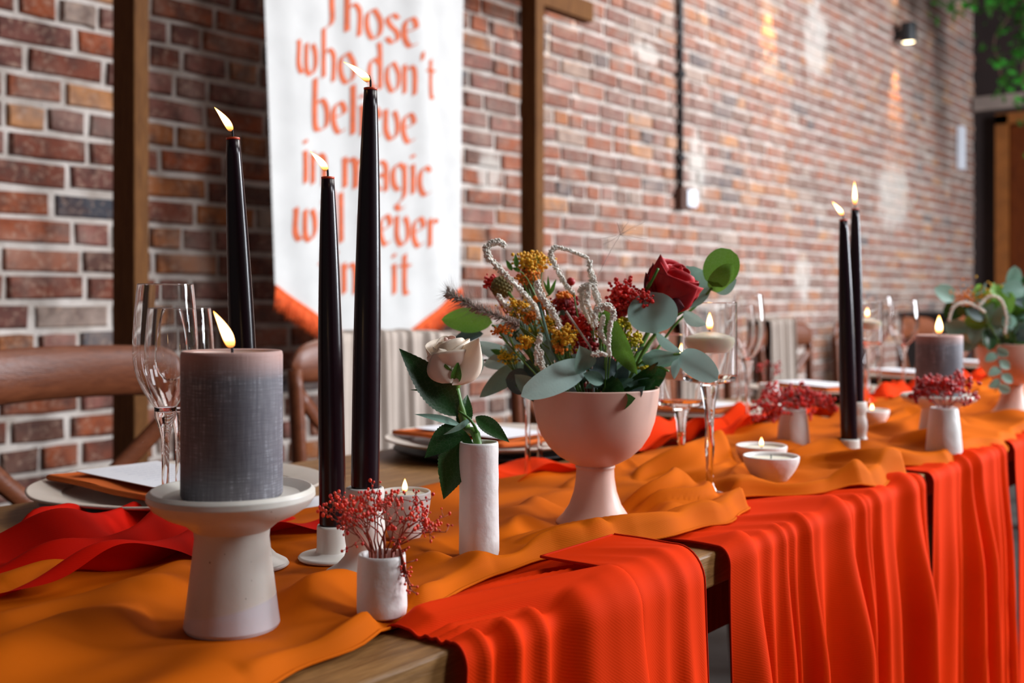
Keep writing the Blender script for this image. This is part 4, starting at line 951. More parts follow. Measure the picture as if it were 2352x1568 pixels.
pp = att(676, 1163, TT); sh = thing('paper_sheet', (pp.x, pp.y, TT + 0.0006), 'narrow white sheet lying between the grey candle and the middle taper', 'paper', 'white paper sheets', -0.1)
obj('sheet', MB().grid(lambda a, b: ((a - .5) * 0.12, (b - .5) * 0.06, 0.001), 4, 4).grid(lambda a, b: ((a - .5) * 0.12, (b - .5) * 0.06, 0), 4, 4), M['paper'], sh)

# ------------------------------------------------------------------ right hand group
def gnd(u, d, z0=0.008): p = at(u, 900, d); return Vector((p.x, p.y, TT + z0))
q = gnd(1951, 1.55); lathe_thing('candle_holder', q, [(r * 1.0, z) for r, z in holder_a], M['holder'], 'short ivory holder under the nearer of the far taper pair', 'candle holder', 'ivory candle holders')
taper(q + Z * 0.0175, at(1937, 505, 1.55), 0.0117, 0.0056, 'nearer and slightly shorter of the two black tapers at right', -R * 0.015, 0.020)
q = gnd(1966, 1.66); lathe_thing('candle_holder', q, holder_b, M['holder'], 'wavy ivory holder half hidden behind the far taper pair', 'candle holder', 'ivory candle holders')
taper(q + Z * 0.0595, at(1964, 480, 1.66), 0.0117, 0.0056, 'farther and slightly taller of the two black tapers at right', -R * 0.001, 0.036)
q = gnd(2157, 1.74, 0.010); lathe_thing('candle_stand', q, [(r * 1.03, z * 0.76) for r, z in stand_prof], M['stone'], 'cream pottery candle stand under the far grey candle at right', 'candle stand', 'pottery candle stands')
pillar((q.x, q.y, q.z + 0.0715), 0.0357, 0.0985, Vector((0, 0, 0)), 'far grey pillar candle at right with an upright flame', 0.030, 0.0062)
def sprig(parent_loc, zt, label, seed, spread, hgt, n, tw, bsize, flat=False, droop=None, mat=('berry', 'berryd'), lean=Vector((0, 0, 0))):
    t = thing('berry_sprig', (parent_loc.x, parent_loc.y, parent_loc.z + 0.0065), label, 'berries', 'red berry twigs in white vases')
    rs = random.Random(seed); st = MB(); bb = MB(); bd = MB()
    def br(p, d, L, dpt, r):
        n_ = 4; pts = [p]
        for i in range(n_): d = (d + Vector((rs.gauss(0, .16), rs.gauss(0, .16), rs.gauss(0.0, .12)))).normalized(); pts.append(pts[-1] + d * L / n_)
        st.tube([tuple(x) for x in pts], [r * (1 - .1 * i) for i in range(n_ + 1)], 5)
        e = pts[-1]
        if dpt == 0:
            (bb if rs.random() < 0.7 else bd).ball(e, bsize * rs.uniform(0.6, 1.25), 1, (1, 1, rs.uniform(1.0, 1.5))); return
        for k in range(rs.choice((2, 3, 3))):
            o = Vector((rs.gauss(0, 1), rs.gauss(0, 1), rs.gauss(0.15, 0.5))).normalized(); br(e if k else pts[3], (d * 0.8 + o * 0.9).normalized(), L * rs.uniform(.42, .68), dpt - 1, r * .72)
        if rs.random() < 0.5: bd.ball(pts[2] + d * 0.001, bsize * .7, 0)
    for k in range(n):
        a = 2 * math.pi * k / n + rs.uniform(-.3, .3); rr = rs.uniform(0.35, 1.0)
        base = Vector((math.cos(a) * 0.006, math.sin(a) * 0.006, 0)); mid = Vector((math.cos(a) * 0.009, math.sin(a) * 0.009, zt - 0.0065 + 0.002))
        st.tube([tuple(base), tuple(mid)], 0.0007, 5)
        d = (Vector((math.cos(a) * spread * rr, math.sin(a) * spread * rr, 1.0 if not flat else 0.45)) + lean).normalized(); br(mid, d, hgt * rs.uniform(.45, .62), tw, 0.0007)
    if droop: 
        for sd in range(3):
            pts = spline([(0.010, -0.004, zt - 0.008), tuple(Vector((0, 0, zt)) + droop * 0.55 + Z * 0.006), tuple(Vector((0, 0, zt)) + droop * 0.8 - Z * (0.010 + 0.004 * sd)), tuple(Vector((0, 0, zt)) + droop * (0.9 + 0.1 * sd) - Z * (0.018 + 0.006 * sd))], 8)
            st.tube([tuple(x) for x in pts], 0.0006, 5)
            for i in (3, 4, 5, 6, 7, 8):
                for j in range(2):
                    e = pts[i] + Vector((rs.gauss(0, .003), rs.gauss(0, .003), rs.gauss(0, .003))); st.tube([tuple(pts[i]), tuple(e)], 0.0004, 4); bb.ball(e, bsize * .9, 1)
    obj('twigs', st, M['redtwig'], t, stuff=True); obj('berries', bb, M[mat[0]], t, stuff=True); obj('dark_berries', bd, M[mat[1]], t, stuff=True); return t
sprig(vs_small.location, 0.0445, 'tangle of thin red berry twigs in the short foreground vase', 8, 0.95, 0.044, 20, 3, 0.00115, droop=(R * 0.021 - F * 0.012), mat=('berryo', 'berry'))
def flare_vase(q, label, h=0.058):
    return lathe_thing('bud_vase', q, [(0, 0.001), (0.025, 0.0), (0.0262, 0.003), (0.0235, h * 0.55), (0.0200, h - 0.002), (0.0190, h), (0.0175, h - 0.002), (0.021, h * 0.5), (0.0235, 0.006), (0, 0.005)], M['bisque'], label, 'vase', 'small white vases', 44, lambda t, z: 0.006 * math.sin(4 * t + z * 100))
q = gnd(1822, 1.70, 0.008); flare_vase(q, 'white bud vase with a flat crown of red berries, left of the far tapers')
sprig(q, 0.058, 'wide flat crown of dark red berries left of the far taper pair', 12, 2.6, 0.058, 24, 3, 0.0023, flat=True)
q = gnd(2168, 1.60, 0.012); flare_vase(q, 'white bud vase standing before the far grey candle', 0.066)
sprig(q, 0.066, 'clump of crimson berries before the far grey candle', 16, 0.9, 0.048, 20, 3, 0.0024, lean=-R * 0.3, mat=('berryd', 'berry'))
x = gnd(2003, 1.95, 0.012); tea_bowl(x, 0.030, 0.028, 'small lit white bowl right beside the far taper pair', True, 9, 0.012)
q = gnd(1765, 2.3, 0.010); vq = flare_vase(q, 'white bud vase hidden behind the flat crown of berries', 0.05)
sprig(q, 0.05, 'small upright sprig of dark berries behind the flat berry crown', 31, 0.4, 0.05, 5, 2, 0.002, mat=('berryd', 'berry'))

# ================================================================== FLOWERS
def leaf_mesh(B, T, width, twist=0.0, cup=0.12, droop=0.06, shape='round', view=None, crease=0.05, serr=0.0, nu=14, nv=8, wave=0.0):
    B, T = Vector(B), Vector(T); ax = T - B; L = ax.length; a = ax.normalized(); view = (B - CAM).normalized()
    wd = a.cross(view).normalized(); nn = wd.cross(a).normalized()
    if nn.dot(view) > 0: nn = -nn
    rot = Matrix.Rotation(twist, 3, a); wd = rot @ wd; nn = rot @ nn
    def P(s, t):
        c = 2 * t - 1
        if shape == 'round': w = math.sqrt(max(0, 1 - (2 * s - 1) ** 2)) * (1 + 0.10 * (0.5 - s))
        elif shape == 'oval': w = math.sin(math.pi * s ** 0.85) ** 0.72
        else: w = math.sin(math.pi * s ** 0.8) ** 0.95 * (1 - 0.15 * s)
        w *= 1 + serr * (1 if (int(s * nu) % 2) else -1) * (abs(c) > 0.95)
        return B + a * (L * s) + wd * (width / 2 * w * c) + nn * (width * (cup * c * c * w - crease * abs(c) * 0 + wave * math.sin(s * 9 + c * 2)) - L * droop * (2 * s - 1) ** 2 + width * crease * (abs(c) ** 0.7) * w)
    return MB().grid(P, nu, nv), nn
def leaf(parent, B, T, width, mat='euc', base=None, name='leaf', stem=None, vein=True, **k):
    base = base or Vector((0, 0, 0)); mb, nn = leaf_mesh(B, T, width, **k)
    mb.v = [tuple(Vector(v) - base) for v in mb.v]
    o = obj(name, mb, M[mat], parent)
    return o
def lp(p0, d0, p1, d1): return at(p0[0], p0[1], d0), at(p1[0], p1[1], d1)
BQ = 1.15; C0 = at(1367, 905, BQ); C0 = Vector((FB.x, FB.y, FB.z + 0.075))
def cq(x, y): return (880 + x / 2.8, 500 + y / 2.8)     # coordinates read off the enlarged bouquet
def branch(label, leaves, stems, name='eucalyptus_sprig', group='eucalyptus sprigs in the main bouquet', stem_mat='stem', r=0.0014, cat='leaves', base=None):
    b = C0 if base is None else base; t = thing(name, b, label, cat, group)
    for pts, rad in stems:
        mb = MB(); mb.tube([tuple(q - b) for q in spline(pts, 16)], rad, 8); obj('stem', mb, M[stem_mat], t)
    for (p0, d0, p1, d1, w, mat, kw) in leaves:
        B, T = at(*cq(*p0), d0), at(*cq(*p1), d1); leaf(t, B, T, px(w / 2.8, (d0 + d1) / 2), mat, b, **kw)
    return t
O = dict
branch('long pale eucalyptus leaf folded over the pink bowl rim at front', [((1320, 935), 1.078, (900, 1140), 1.040, 190, 'euc', O(shape='round', cup=0.06, droop=0.07, twist=0.0)), ((1210, 890), 1.10, (1430, 905), 1.12, 75, 'euc', O(shape='oval', twist=0.7))],
       [([C0, at(*cq(1260, 990), 1.11), at(*cq(1205, 895), 1.095)], 0.0015)])
branch('dark slate eucalyptus leaf beside the pale folded one', [((1505, 985), 1.085, (1320, 935), 1.080, 155, 'eucd', O(shape='round', twist=0.0)), ((1420, 1060), 1.075, (1290, 1000), 1.07, 90, 'eucm', O(shape='oval', twist=0.2)), ((1500, 1030), 1.10, (1300, 1090), 1.09, 75, 'eucm', O(shape='oval', twist=0.5)), ((1455, 1085), 1.10, (1610, 1040), 1.09, 75, 'eucm', O(shape='oval', twist=0.3)), ((1760, 1055), 1.105, (1570, 1075), 1.09, 85, 'eucm', O(shape='oval', twist=-0.4))],
       [([C0, at(*cq(1480, 1060), 1.11), at(*cq(1500, 1000), 1.11)], 0.0014)])
branch('round silvery eucalyptus leaf in front of the red rose', [((1745, 745), 1.095, (1720, 475), 1.10, 320, 'euc', O(shape='round', cup=0.08, droop=0.02)), ((1745, 745), 1.095, (1912, 868), 1.07, 90, 'euc', O(shape='oval', twist=0.8))],
       [([C0, at(*cq(1650, 900), 1.12), at(*cq(1745, 750), 1.095)], 0.0016)])
branch('round sage eucalyptus leaf behind the red rose', [((1900, 560), 1.17, (2060, 330), 1.18, 250, 'eucm', O(shape='round', cup=0.06)), ((1960, 300), 1.19, (1900, 620), 1.17, 180, 'eucm', O(shape='oval')), ((1925, 610), 1.17, (2075, 690), 1.16, 100, 'euc', O(shape='oval', twist=0.6))],
       [([C0, at(*cq(1720, 800), 1.16), at(*cq(1930, 600), 1.17)], 0.0015)])
branch('bright green round leaf at the top right of the bouquet', [((2115, 440), 1.16, (2235, 200), 1.165, 225, 'eucg', O(shape='round', cup=0.07, droop=0.03)), ((2105, 470), 1.165, (2245, 300), 1.15, 130, 'eucg', O(shape='round')), ((2115, 455), 1.175, (2275, 400), 1.17, 130, 'euc', O(shape='oval', twist=0.5))],
       [([C0, at(*cq(1820, 760), 1.17), at(*cq(2020, 560), 1.175), at(*cq(2115, 450), 1.165)], 0.0014)])
branch('pale drooping leaf hanging past the right rim of the pink bowl', [((1905, 865), 1.08, (2150, 1040), 1.06, 175, 'euc', O(shape='round', cup=0.08, twist=-0.1)), ((1650, 910), 1.10, (1905, 890), 1.08, 100, 'eucm', O(shape='oval', droop=0.12)), ((1905, 890), 1.085, (1868, 1035), 1.075, 70, 'euc', O(shape='oval', twist=0.5)), ((1700, 880), 1.12, (1900, 920), 1.10, 120, 'eucm', O(shape='oval', twist=0.4))],
       [([C0, at(*cq(1700, 1000), 1.12), at(*cq(1835, 985), 1.10)], 0.0012), ([C0, at(*cq(1640, 950), 1.12), at(*cq(1905, 875), 1.08)], 0.0013)])
branch('olive upright leaf in the middle of the bouquet', [((1400, 590), 1.09, (1625, 1010), 1.075, 155, 'eucg', O(shape='oval', cup=0.16, twist=0.35)), ((1395, 600), 1.10, (1440, 860), 1.09, 75, 'eucg', O(shape='oval', twist=-0.7))],
       [([C0, at(*cq(1500, 900), 1.12), at(*cq(1410, 600), 1.095)], 0.0012)])
branch('broad pale green leaf behind the orange florets', [((1120, 830), 1.14, (720, 690), 1.15, 190, 'euc', O(shape='oval', cup=0.05)), ((930, 720), 1.16, (1060, 640), 1.16, 140, 'euc', O(shape='round')), ((1040, 950), 1.12, (1060, 780), 1.12, 130, 'euc', O(shape='oval', twist=0.4))],
       [([C0, at(*cq(1100, 950), 1.14), at(*cq(1120, 830), 1.14)], 0.0013)])
branch('bright green leaf above the cream rose', [((700, 670), 1.19, (370, 650), 1.20, 165, 'eucg', O(shape='oval', cup=0.08, twist=0.15)), ((640, 740), 1.19, (440, 790), 1.20, 90, 'eucd', O(shape='oval', twist=0.5))],
       [([C0, at(*cq(950, 850), 1.17), at(*cq(700, 690), 1.19)], 0.0014)])
branch('grey green sprig spreading left behind the cream rose', [((880, 920), 1.17, (570, 800), 1.19, 110, 'euc', O(shape='oval', twist=-0.2)), ((920, 930), 1.16, (620, 1150), 1.15, 130, 'eucm', O(shape='oval', twist=0.2, wave=0.03)), ((900, 880), 1.17, (640, 950), 1.18, 120, 'euc', O(shape='oval')), ((940, 1060), 1.13, (790, 1040), 1.12, 170, 'eucd', O(shape='round')), ((640, 900), 1.2, (530, 1060), 1.2, 90, 'euc', O(shape='oval')), ((960, 900), 1.13, (980, 1040), 1.12, 130, 'eucd', O(shape='oval'))],
       [([C0, at(*cq(1000, 1000), 1.15), at(*cq(900, 920), 1.165), at(*cq(650, 915), 1.19)], 0.0012)], stem_mat='twig')
# dark filler leaves inside the bowl
rf = random.Random(21); t = thing('foliage_filler', C0, 'dark green foliage packed inside the pink bowl under the flowers', 'leaves')
for k in range(80):
    a = rf.uniform(0, 6.28); rr = 0.056 * math.sqrt(rf.random()); B = Vector((math.cos(a) * rr, math.sin(a) * rr, 0.050 + rf.uniform(-.004, .012) ))
    if k > 40: B = B + Vector((0.012, 0.010, 0)) + Z * 0.022 * rf.random()
    if k <= 40: B = B + F * 0.008 - Z * 0.006
    D = Vector((math.cos(a) * 0.7, math.sin(a) * 0.7, rf.uniform(.1, .8))).normalized(); L = rf.uniform(.024, .040)
    mb, _ = leaf_mesh(B + C0, B + C0 + D * L, L * rf.uniform(.4, .7), twist=rf.uniform(-.8, .8), shape='oval', nu=8, nv=4); mb.v = [tuple(Vector(v) - C0) for v in mb.v]
    obj('leaf', mb, M[rf.choice(('eucd', 'eucm', 'rleaf', 'rleaf'))], t)
mb = MB()
for k in range(40):
    a = rf.uniform(0, 6.28); rr = 0.05 * math.sqrt(rf.random()); mb.tube([(math.cos(a) * rr * .4, math.sin(a) * rr * .4, 0.0), (math.cos(a) * rr, math.sin(a) * rr, 0.055)], 0.0012, 5)
obj('stems', mb, M['stem'], t, stuff=True)
# roses
def rose(base, axis, H, Rr, n, label, mats, sepals=5, name='rose', sep_len=0.6, outer_flare=0.35, roll=0.0, sepal_mat='sepal', extra=None, cat='rose'):
    base = Vector(base); axis = Vector(axis).normalized(); t = thing(name, base, label, cat)
    q = Z.rotation_difference(axis).to_matrix() @ Matrix.Rotation(roll, 3, 'Z')
    for i in range(n):
        ft = i / (n - 1); ph = i * 2.399; hw = (1.5 + 0.4 * ft) * 0.62; hgt = H * (0.93 + 0.10 * math.sin(i * 1.7)) * (1.0 if ft < .5 else 1.0 - 0.14 * (ft - .5)); R0 = Rr * (0.10 + 0.90 * ft ** 0.8); fl = outer_flare * max(0, ft - 0.45) ** 1.3
        def P(s, u, ph=ph, hw=hw, hgt=hgt, R0=R0, fl=fl, ft=ft, i=i):
            a = 2 * u - 1; th = ph + a * hw * (0.55 + 0.45 * math.sin(min(1, s * 1.5) * math.pi / 2)) * (1.9 if ft < 0.3 else 1.35)
            prof = math.sin(min(1.0, s * 1.25) * math.pi / 2) ** 0.8 * (1 - 0.30 * max(0, s - 0.62) / 0.38 * (1 - ft * 0.9))
            r = R0 * prof + Rr * fl * s ** 3 * (1.0 - 0.25 * abs(a)) + 0.0006 * math.sin(a * 9 + i) * s
            z = hgt * s * (1 - 0.20 * a * a * s) - Rr * fl * 0.45 * max(0, s - 0.8) * 5 * 0.4
            r += (0.0008 * a * ft)
            return tuple(q @ Vector((r * math.cos(th), r * math.sin(th), z)))
        mb = MB().grid(P, 12, 12); o = obj('petal', mb, M[mats[0] if ft > 0.35 or len(mats) == 1 else mats[1]], t)
        so = o.modifiers.new('thick', 'SOLIDIFY'); so.thickness = 0.0005
    mb = MB(); mb.lathe([(0, -0.004), (Rr * 0.16, -0.0035), (Rr * 0.26, 0.0), (Rr * 0.30, 0.004), (Rr * 0.2, 0.007), (0, 0.006)], 16); mb.v = [tuple(q @ Vector(v)) for v in mb.v]; obj('hip', mb, M['stem'], t)
    for k in range(sepals):
        th = k * 2 * math.pi / sepals + 0.4
        def P(s, u, th=th):
            a = 2 * u - 1; w = Rr * 0.26 * math.sin(math.pi * min(1, 0.12 + s * 0.88)) ** 0.8
            r = Rr * (0.28 + 0.75 * math.sin(s * 1.7) + 0.25 * s * s * (k % 2)); z = H * sep_len * s - Rr * 0.0
            return tuple(q @ (Matrix.Rotation(th, 3, 'Z') @ Vector((r, a * w, z + abs(a) * w * 0.3))))
        obj('sepal', MB().grid(P, 8, 4), M[sepal_mat], t)
    return t, q
# cream rose
BC = at(1046, 884, 0.985)
cr, q = rose(BC, (Z * 1.0 - R * 0.16 - F * 0.12), 0.0440, 0.0205, 19, 'single cream rose with blush petals in the tall white vase', ('cream', 'pinkp'), 5, 'cream_rose', 0.55, 0.42, 0.7)
mouth = Vector((P_vt.x, P_vt.y, TT + CLZ + 0.1025))
cpts = spline([BC - Z * 0.001, at(1056, 930, 0.985), at(1072, 985, 0.99), mouth + Vector((-0.002, 0, 0.0)), mouth - Z * 0.085], 20)
obj('stem', MB().tube([tuple(p - BC) for p in cpts], [0.0034] * 6 + [0.0040] * 15, 10), M['stem'], cr)
def rl(p0, p1, w, d=0.985, d2=None, mat='rleaf', **k):
    B, T = at(p0[0], p0[1], d), at(p1[0], p1[1], d2 or d); return leaf(cr, B, T, px(w, d), mat, BC, **k)
rl((1055, 955), (919, 800), 82, 0.98, 0.965, shape='leaf', serr=0.03, nu=40, twist=0.15, cup=0.1)
rl((1058, 985), (1075, 905), 42, 0.99, 1.0, shape='leaf', serr=0.03, nu=30, twist=0.3)
rl((1092, 955), (1170, 1014), 40, 0.98, 0.97, shape='leaf', serr=0.03, nu=30, twist=-0.2)
rl((1065, 985), (1020, 1146), 88, 0.975, 0.955, shape='leaf', serr=0.03, nu=44, twist=-0.1)
rl((1062, 975), (975, 1050), 62, 0.97, 0.955, shape='leaf', serr=0.03, nu=34, twist=0.2)
rl((1062, 975), (953, 948), 20, 0.97, 0.96, shape='leaf', twist=0.5, mat='eucm')
rl((1085, 960), (1020, 1000), 18, 0.965, 0.955, shape='leaf', twist=-0.6, mat='eucm')
rl((1046, 905), (940, 892), 14, 0.99, 1.0, shape='leaf', twist=0.5)
rl((1050, 880), (1080, 800), 20, 0.97, 0.975, mat='sepal', shape='leaf', twist=0.4); rl((1050, 882), (1108, 792), 16, 0.98, 0.985, mat='sepal', shape='leaf', twist=0.2); rl((1045, 885), (1052, 830), 26, 0.965, 0.962, mat='sepal', shape='leaf')
# outer cream petal flaring to a point at right
def petal(parent, base, B, T, w, mat, **k):
    o = leaf(parent, B, T, w, mat, base, name='petal', **k); s_ = o.modifiers.new('thick', 'SOLIDIFY'); s_.thickness = 0.0006; return o
petal(cr, BC, at(1040, 884, 0.966), at(1101, 776, 0.962), px(84, 0.97), 'cream', shape='leaf', cup=-0.30, droop=-0.05, twist=-0.15)
petal(cr, BC, at(1036, 880, 0.963), at(1008, 800, 0.962), px(84, 0.97), 'cream', shape='oval', cup=-0.28, droop=0.0, twist=0.1)
obj('twining_stem', MB().tube([tuple(p - BC) for p in spline([at(1054, 945, 0.965), at(1078, 962, 0.96), at(1093, 985, 0.965), at(1097, 1010, 0.98)], 12)], 0.0013, 6), M['sepal'], cr)
# red rose
BR = at(1512, 708, 1.135)
rr_, q = rose(BR, (Z * 0.86 + R * 0.50 - F * 0.30), 0.0500, 0.0270, 22, 'deep red rose at the right of the main bouquet', ('redp', 'redp'), 3, 'red_rose', 0.5, 0.30, 0.4, sepal_mat='redd')
obj('stem', MB().tube([tuple(p - BR) for p in spline([BR, at(1490, 760, 1.14), C0 + Vector((0.01, -0.005, 0.03)), C0], 12)], 0.0026, 8), M['stem'], rr_)
petal(rr_, BR, at(1500, 690, 1.12), at(1502, 603, 1.12), px(34, 1.12), 'redd', shape='leaf', twist=0.4); petal(rr_, BR, at(1500, 690, 1.13), at(1482, 625, 1.13), px(26, 1.12), 'redd', shape='leaf', twist=-0.3)
petal(rr_, BR, at(1520, 690, 1.115), at(1518, 584, 1.11), px(60, 1.11), 'redp', shape='leaf', cup=-0.2, twist=0.15)
petal(rr_, BR, at(1520, 700, 1.11), at(1606, 650, 1.10), px(80, 1.11), 'redp', shape='leaf', cup=-0.25, droop=0.06, twist=-0.1)
petal(rr_, BR, at(1530, 700, 1.108), at(1572, 706, 1.10), px(46, 1.11), 'redd', shape='leaf', cup=-0.2)
obj('sepal', MB().tube([tuple(p - BR) for p in spline([at(1486, 663, 1.105), at(1500, 640, 1.10), at(1512, 616, 1.10)], 8)], [0.0016] * 3 + [0.0012] * 6, 6, flat=1.6), M['sepal'], rr_)

def cluster(label, blobs, fl, name, cat, group, leaves=0, seed=1, stemmat='stem'):
    rs = random.Random(seed); t = thing(name, C0, label, cat, group); st = MB(); parts = {}
    for (cx, cy, d, rx, ry, n, mat, sz) in blobs:
        c = at(*cq(cx, cy), d); ax_, ay_ = px(rx / 2.8, d), px(ry / 2.8, d); mb = parts.setdefault(mat, MB()); hub = c - Z * ay_ * 0.9 + (C0 - c) * 0.12
        st.tube([tuple(p - C0) for p in spline([C0, C0.lerp(hub, .55) + Z * 0.004, hub], 8)], 0.0010, 5)
        hubs = [c + (R * rs.uniform(-.6, .6) * ax_ + F * rs.uniform(-.6, .6) * ax_ + Z * rs.uniform(-.5, .3) * ay_) for _ in range(9)]
        for h_ in hubs: st.tube([tuple(hub - C0), tuple(h_ - C0)], 0.0005, 4)
        for k in range(int(n * 1.7)):
            v = Vector((rs.gauss(0, 1), rs.gauss(0, 1), rs.gauss(0, 1))).normalized() * (rs.random() ** 0.4) * 1.08
            p = c + R * v.x * ax_ + F * v.y * ax_ + Z * v.z * ay_
            if rs.random() < 0.65: hb = rs.choice(hubs); p = hb + (R * rs.gauss(0, .26) * ax_ + F * rs.gauss(0, .26) * ax_ + Z * (rs.gauss(.25, .22)) * ay_)
            h_ = min(hubs, key=lambda h: (h - p).length)
            mb.ball(p - C0, sz * 1.18 * rs.uniform(.65, 1.3), 1, (1, 1, rs.uniform(.7, 1.1)))
            if k % 2 == 0: st.tube([tuple(h_ - C0), tuple(p - C0)], 0.00035, 3, cap=False)
    obj('stems', st, M[stemmat], t, stuff=True)
    for mname, mb in parts.items(): obj('florets', mb, M[mname], t, stuff=True)
    return t
YG = 'golden floret stems in the main bouquet'
cluster('dome of golden florets at the top left of the bouquet', [(960, 285, 1.15, 118, 75, 150, 'yellow', 0.0014), (925, 380, 1.15, 80, 70, 80, 'orangef', 0.0014)], 0, 'golden_flower', 'flowers', YG, seed=2)
cluster('loose orange and gold florets below the golden dome', [(870, 590, 1.10, 100, 85, 110, 'yellow', 0.0012), (940, 640, 1.10, 70, 50, 50, 'orangef', 0.0012)], 0, 'golden_flower', 'flowers', YG, seed=3)
cluster('small orange florets beside the grass plume tail', [(775, 725, 1.09, 70, 48, 50, 'orangef', 0.0012), (910, 800, 1.08, 50, 60, 40, 'yellow', 0.0015)], 0, 'golden_flower', 'flowers', YG, seed=4)
cluster('bright yellow florets at the middle front of the bouquet', [(1160, 765, 1.075, 95, 80, 95, 'yellow', 0.0016), (1130, 850, 1.07, 60, 40, 22, 'orangef', 0.0016)], 0, 'golden_flower', 'flowers', YG, seed=5)
cluster('lemon florets beside the olive leaf', [(1550, 690, 1.10, 50, 50, 40, 'lime', 0.0014), (1610, 790, 1.10, 55, 65, 55, 'lime', 0.0014), (1690, 980, 1.11, 50, 35, 30, 'lime', 0.0012)], 0, 'golden_flower', 'flowers', YG, seed=6)
cluster('yellowish buds spreading left of the bowl rim', [(800, 890, 1.13, 85, 60, 60, 'lime', 0.0011)], 0, 'golden_flower', 'flowers', YG, seed=16)
cluster('orange florets filling the left middle of the bouquet', [(1010, 560, 1.14, 80, 70, 60, 'orangef', 0.0013), (1050, 700, 1.12, 80, 80, 70, 'yellow', 0.0012), (960, 760, 1.12, 70, 60, 40, 'lime', 0.0012)], 0, 'golden_flower', 'flowers', YG, seed=31)
cluster('olive buds low at the back of the bouquet', [(1440, 760, 1.14, 90, 80, 60, 'lime', 0.0012), (1200, 880, 1.13, 120, 50, 60, 'lime', 0.0011)], 0, 'golden_flower', 'flowers', YG, seed=32)
RG = 'red berry clusters in the main bouquet'
cluster('airy scarlet berry cluster under the red rose', [(1560, 500, 1.115, 105, 120, 150, 'berry', 0.0018), (1520, 600, 1.11, 90, 60, 60, 'berry', 0.0017), (1690, 520, 1.10, 60, 60, 28, 'berry', 0.0016)], 0, 'berry_cluster', 'berries', RG, seed=7, stemmat='berryd')
cluster('small red berry cluster at the far left of the bouquet', [(695, 415, 1.16, 52, 52, 60, 'berry', 0.0013)], 0, 'berry_cluster', 'berries', RG, seed=8, stemmat='berryd')
cluster('dark red and orange cluster in the bouquet centre', [(1165, 545, 1.14, 95, 65, 110, 'berryd', 0.0016), (1440, 640, 1.14, 70, 80, 70, 'berryd', 0.0015), (1170, 500, 1.13, 60, 35, 35, 'orangef', 0.0014), (1230, 630, 1.13, 90, 60, 80, 'berryd', 0.0016)], 0, 'berry_cluster', 'berries', RG, seed=9, stemmat='berryd')
cluster('deep red cluster low in the bouquet centre', [(1290, 740, 1.10, 85, 110, 150, 'berry', 0.0015), (1330, 830, 1.09, 60, 60, 50, 'berryd', 0.0017), (1210, 680, 1.12, 80, 70, 80, 'berryd', 0.0016)], 0, 'berry_cluster', 'berries', RG, seed=10, stemmat='berryd')
rf2 = random.Random(77); t = thing('fern_sprig', C0, 'fine dark green sprays filling between the flowers of the main bouquet', 'leaves')
for k in range(70):
    x0, y0 = rf2.uniform(760, 1650), rf2.uniform(620, 960); a_ = rf2.uniform(-1.2, 1.2); L_ = rf2.uniform(60, 130); d_ = rf2.uniform(1.12, 1.18)
    leaf(t, at(*cq(x0, y0), d_), at(*cq(x0 + L_ * math.sin(a_), y0 - L_ * math.cos(a_) * 0.8), d_ + rf2.uniform(-.01, .01)), px(rf2.uniform(18, 46) / 2.8, d_), rf2.choice(('rleaf', 'sepal', 'eucm', 'rleaf', 'eucd')), C0, shape='leaf', twist=rf2.uniform(-.8, .8), nu=8, nv=4)
    if k % 3 == 0: obj('stem', MB().tube([tuple(p - C0) for p in spline([C0, C0.lerp(at(*cq(x0, y0), d_), .5) + Z * .004, at(*cq(x0, y0), d_)], 6)], 0.0006, 4), M['stem'], t)
# single hip
hp = at(*cq(1208, 410), 1.17); t = thing('rose_hip', C0, 'single round red rose hip between the white strands', 'berry')
obj('hip', MB().ball(hp - C0, px(10, 1.17), 2), M['berryd'], t); obj('stem', MB().tube([tuple(p - C0) for p in spline([C0, at(*cq(1230, 650), 1.16), hp], 10)], 0.0008, 5), M['twig'], t)
# seed pod
pc = at(*cq(765, 445), 1.13); t = thing('seed_pod', C0, 'round greenish brown seed pod near the grass plume', 'seed head'); mb = MB(); pr = px(25, 1.13)
mb.ball((0, 0, 0), pr * 0.93, 2); rs = random.Random(4)
for k in range(110):
    th = math.acos(1 - 2 * (k + .5) / 110); ph = k * 2.399; n_ = Vector((math.sin(th) * math.cos(ph), math.sin(th) * math.sin(ph), math.cos(th))); mb.ball(n_ * pr * 0.95, pr * 0.14, 0)
mb.v = [tuple(Vector(v) + pc - C0) for v in mb.v]; obj('pod', mb, M['pod'], t)
obj('stem', MB().tube([tuple(p - C0) for p in spline([C0, at(*cq(1000, 800), 1.13), at(*cq(850, 540), 1.12), pc], 12)], 0.0016, 6), M['stem'], t)
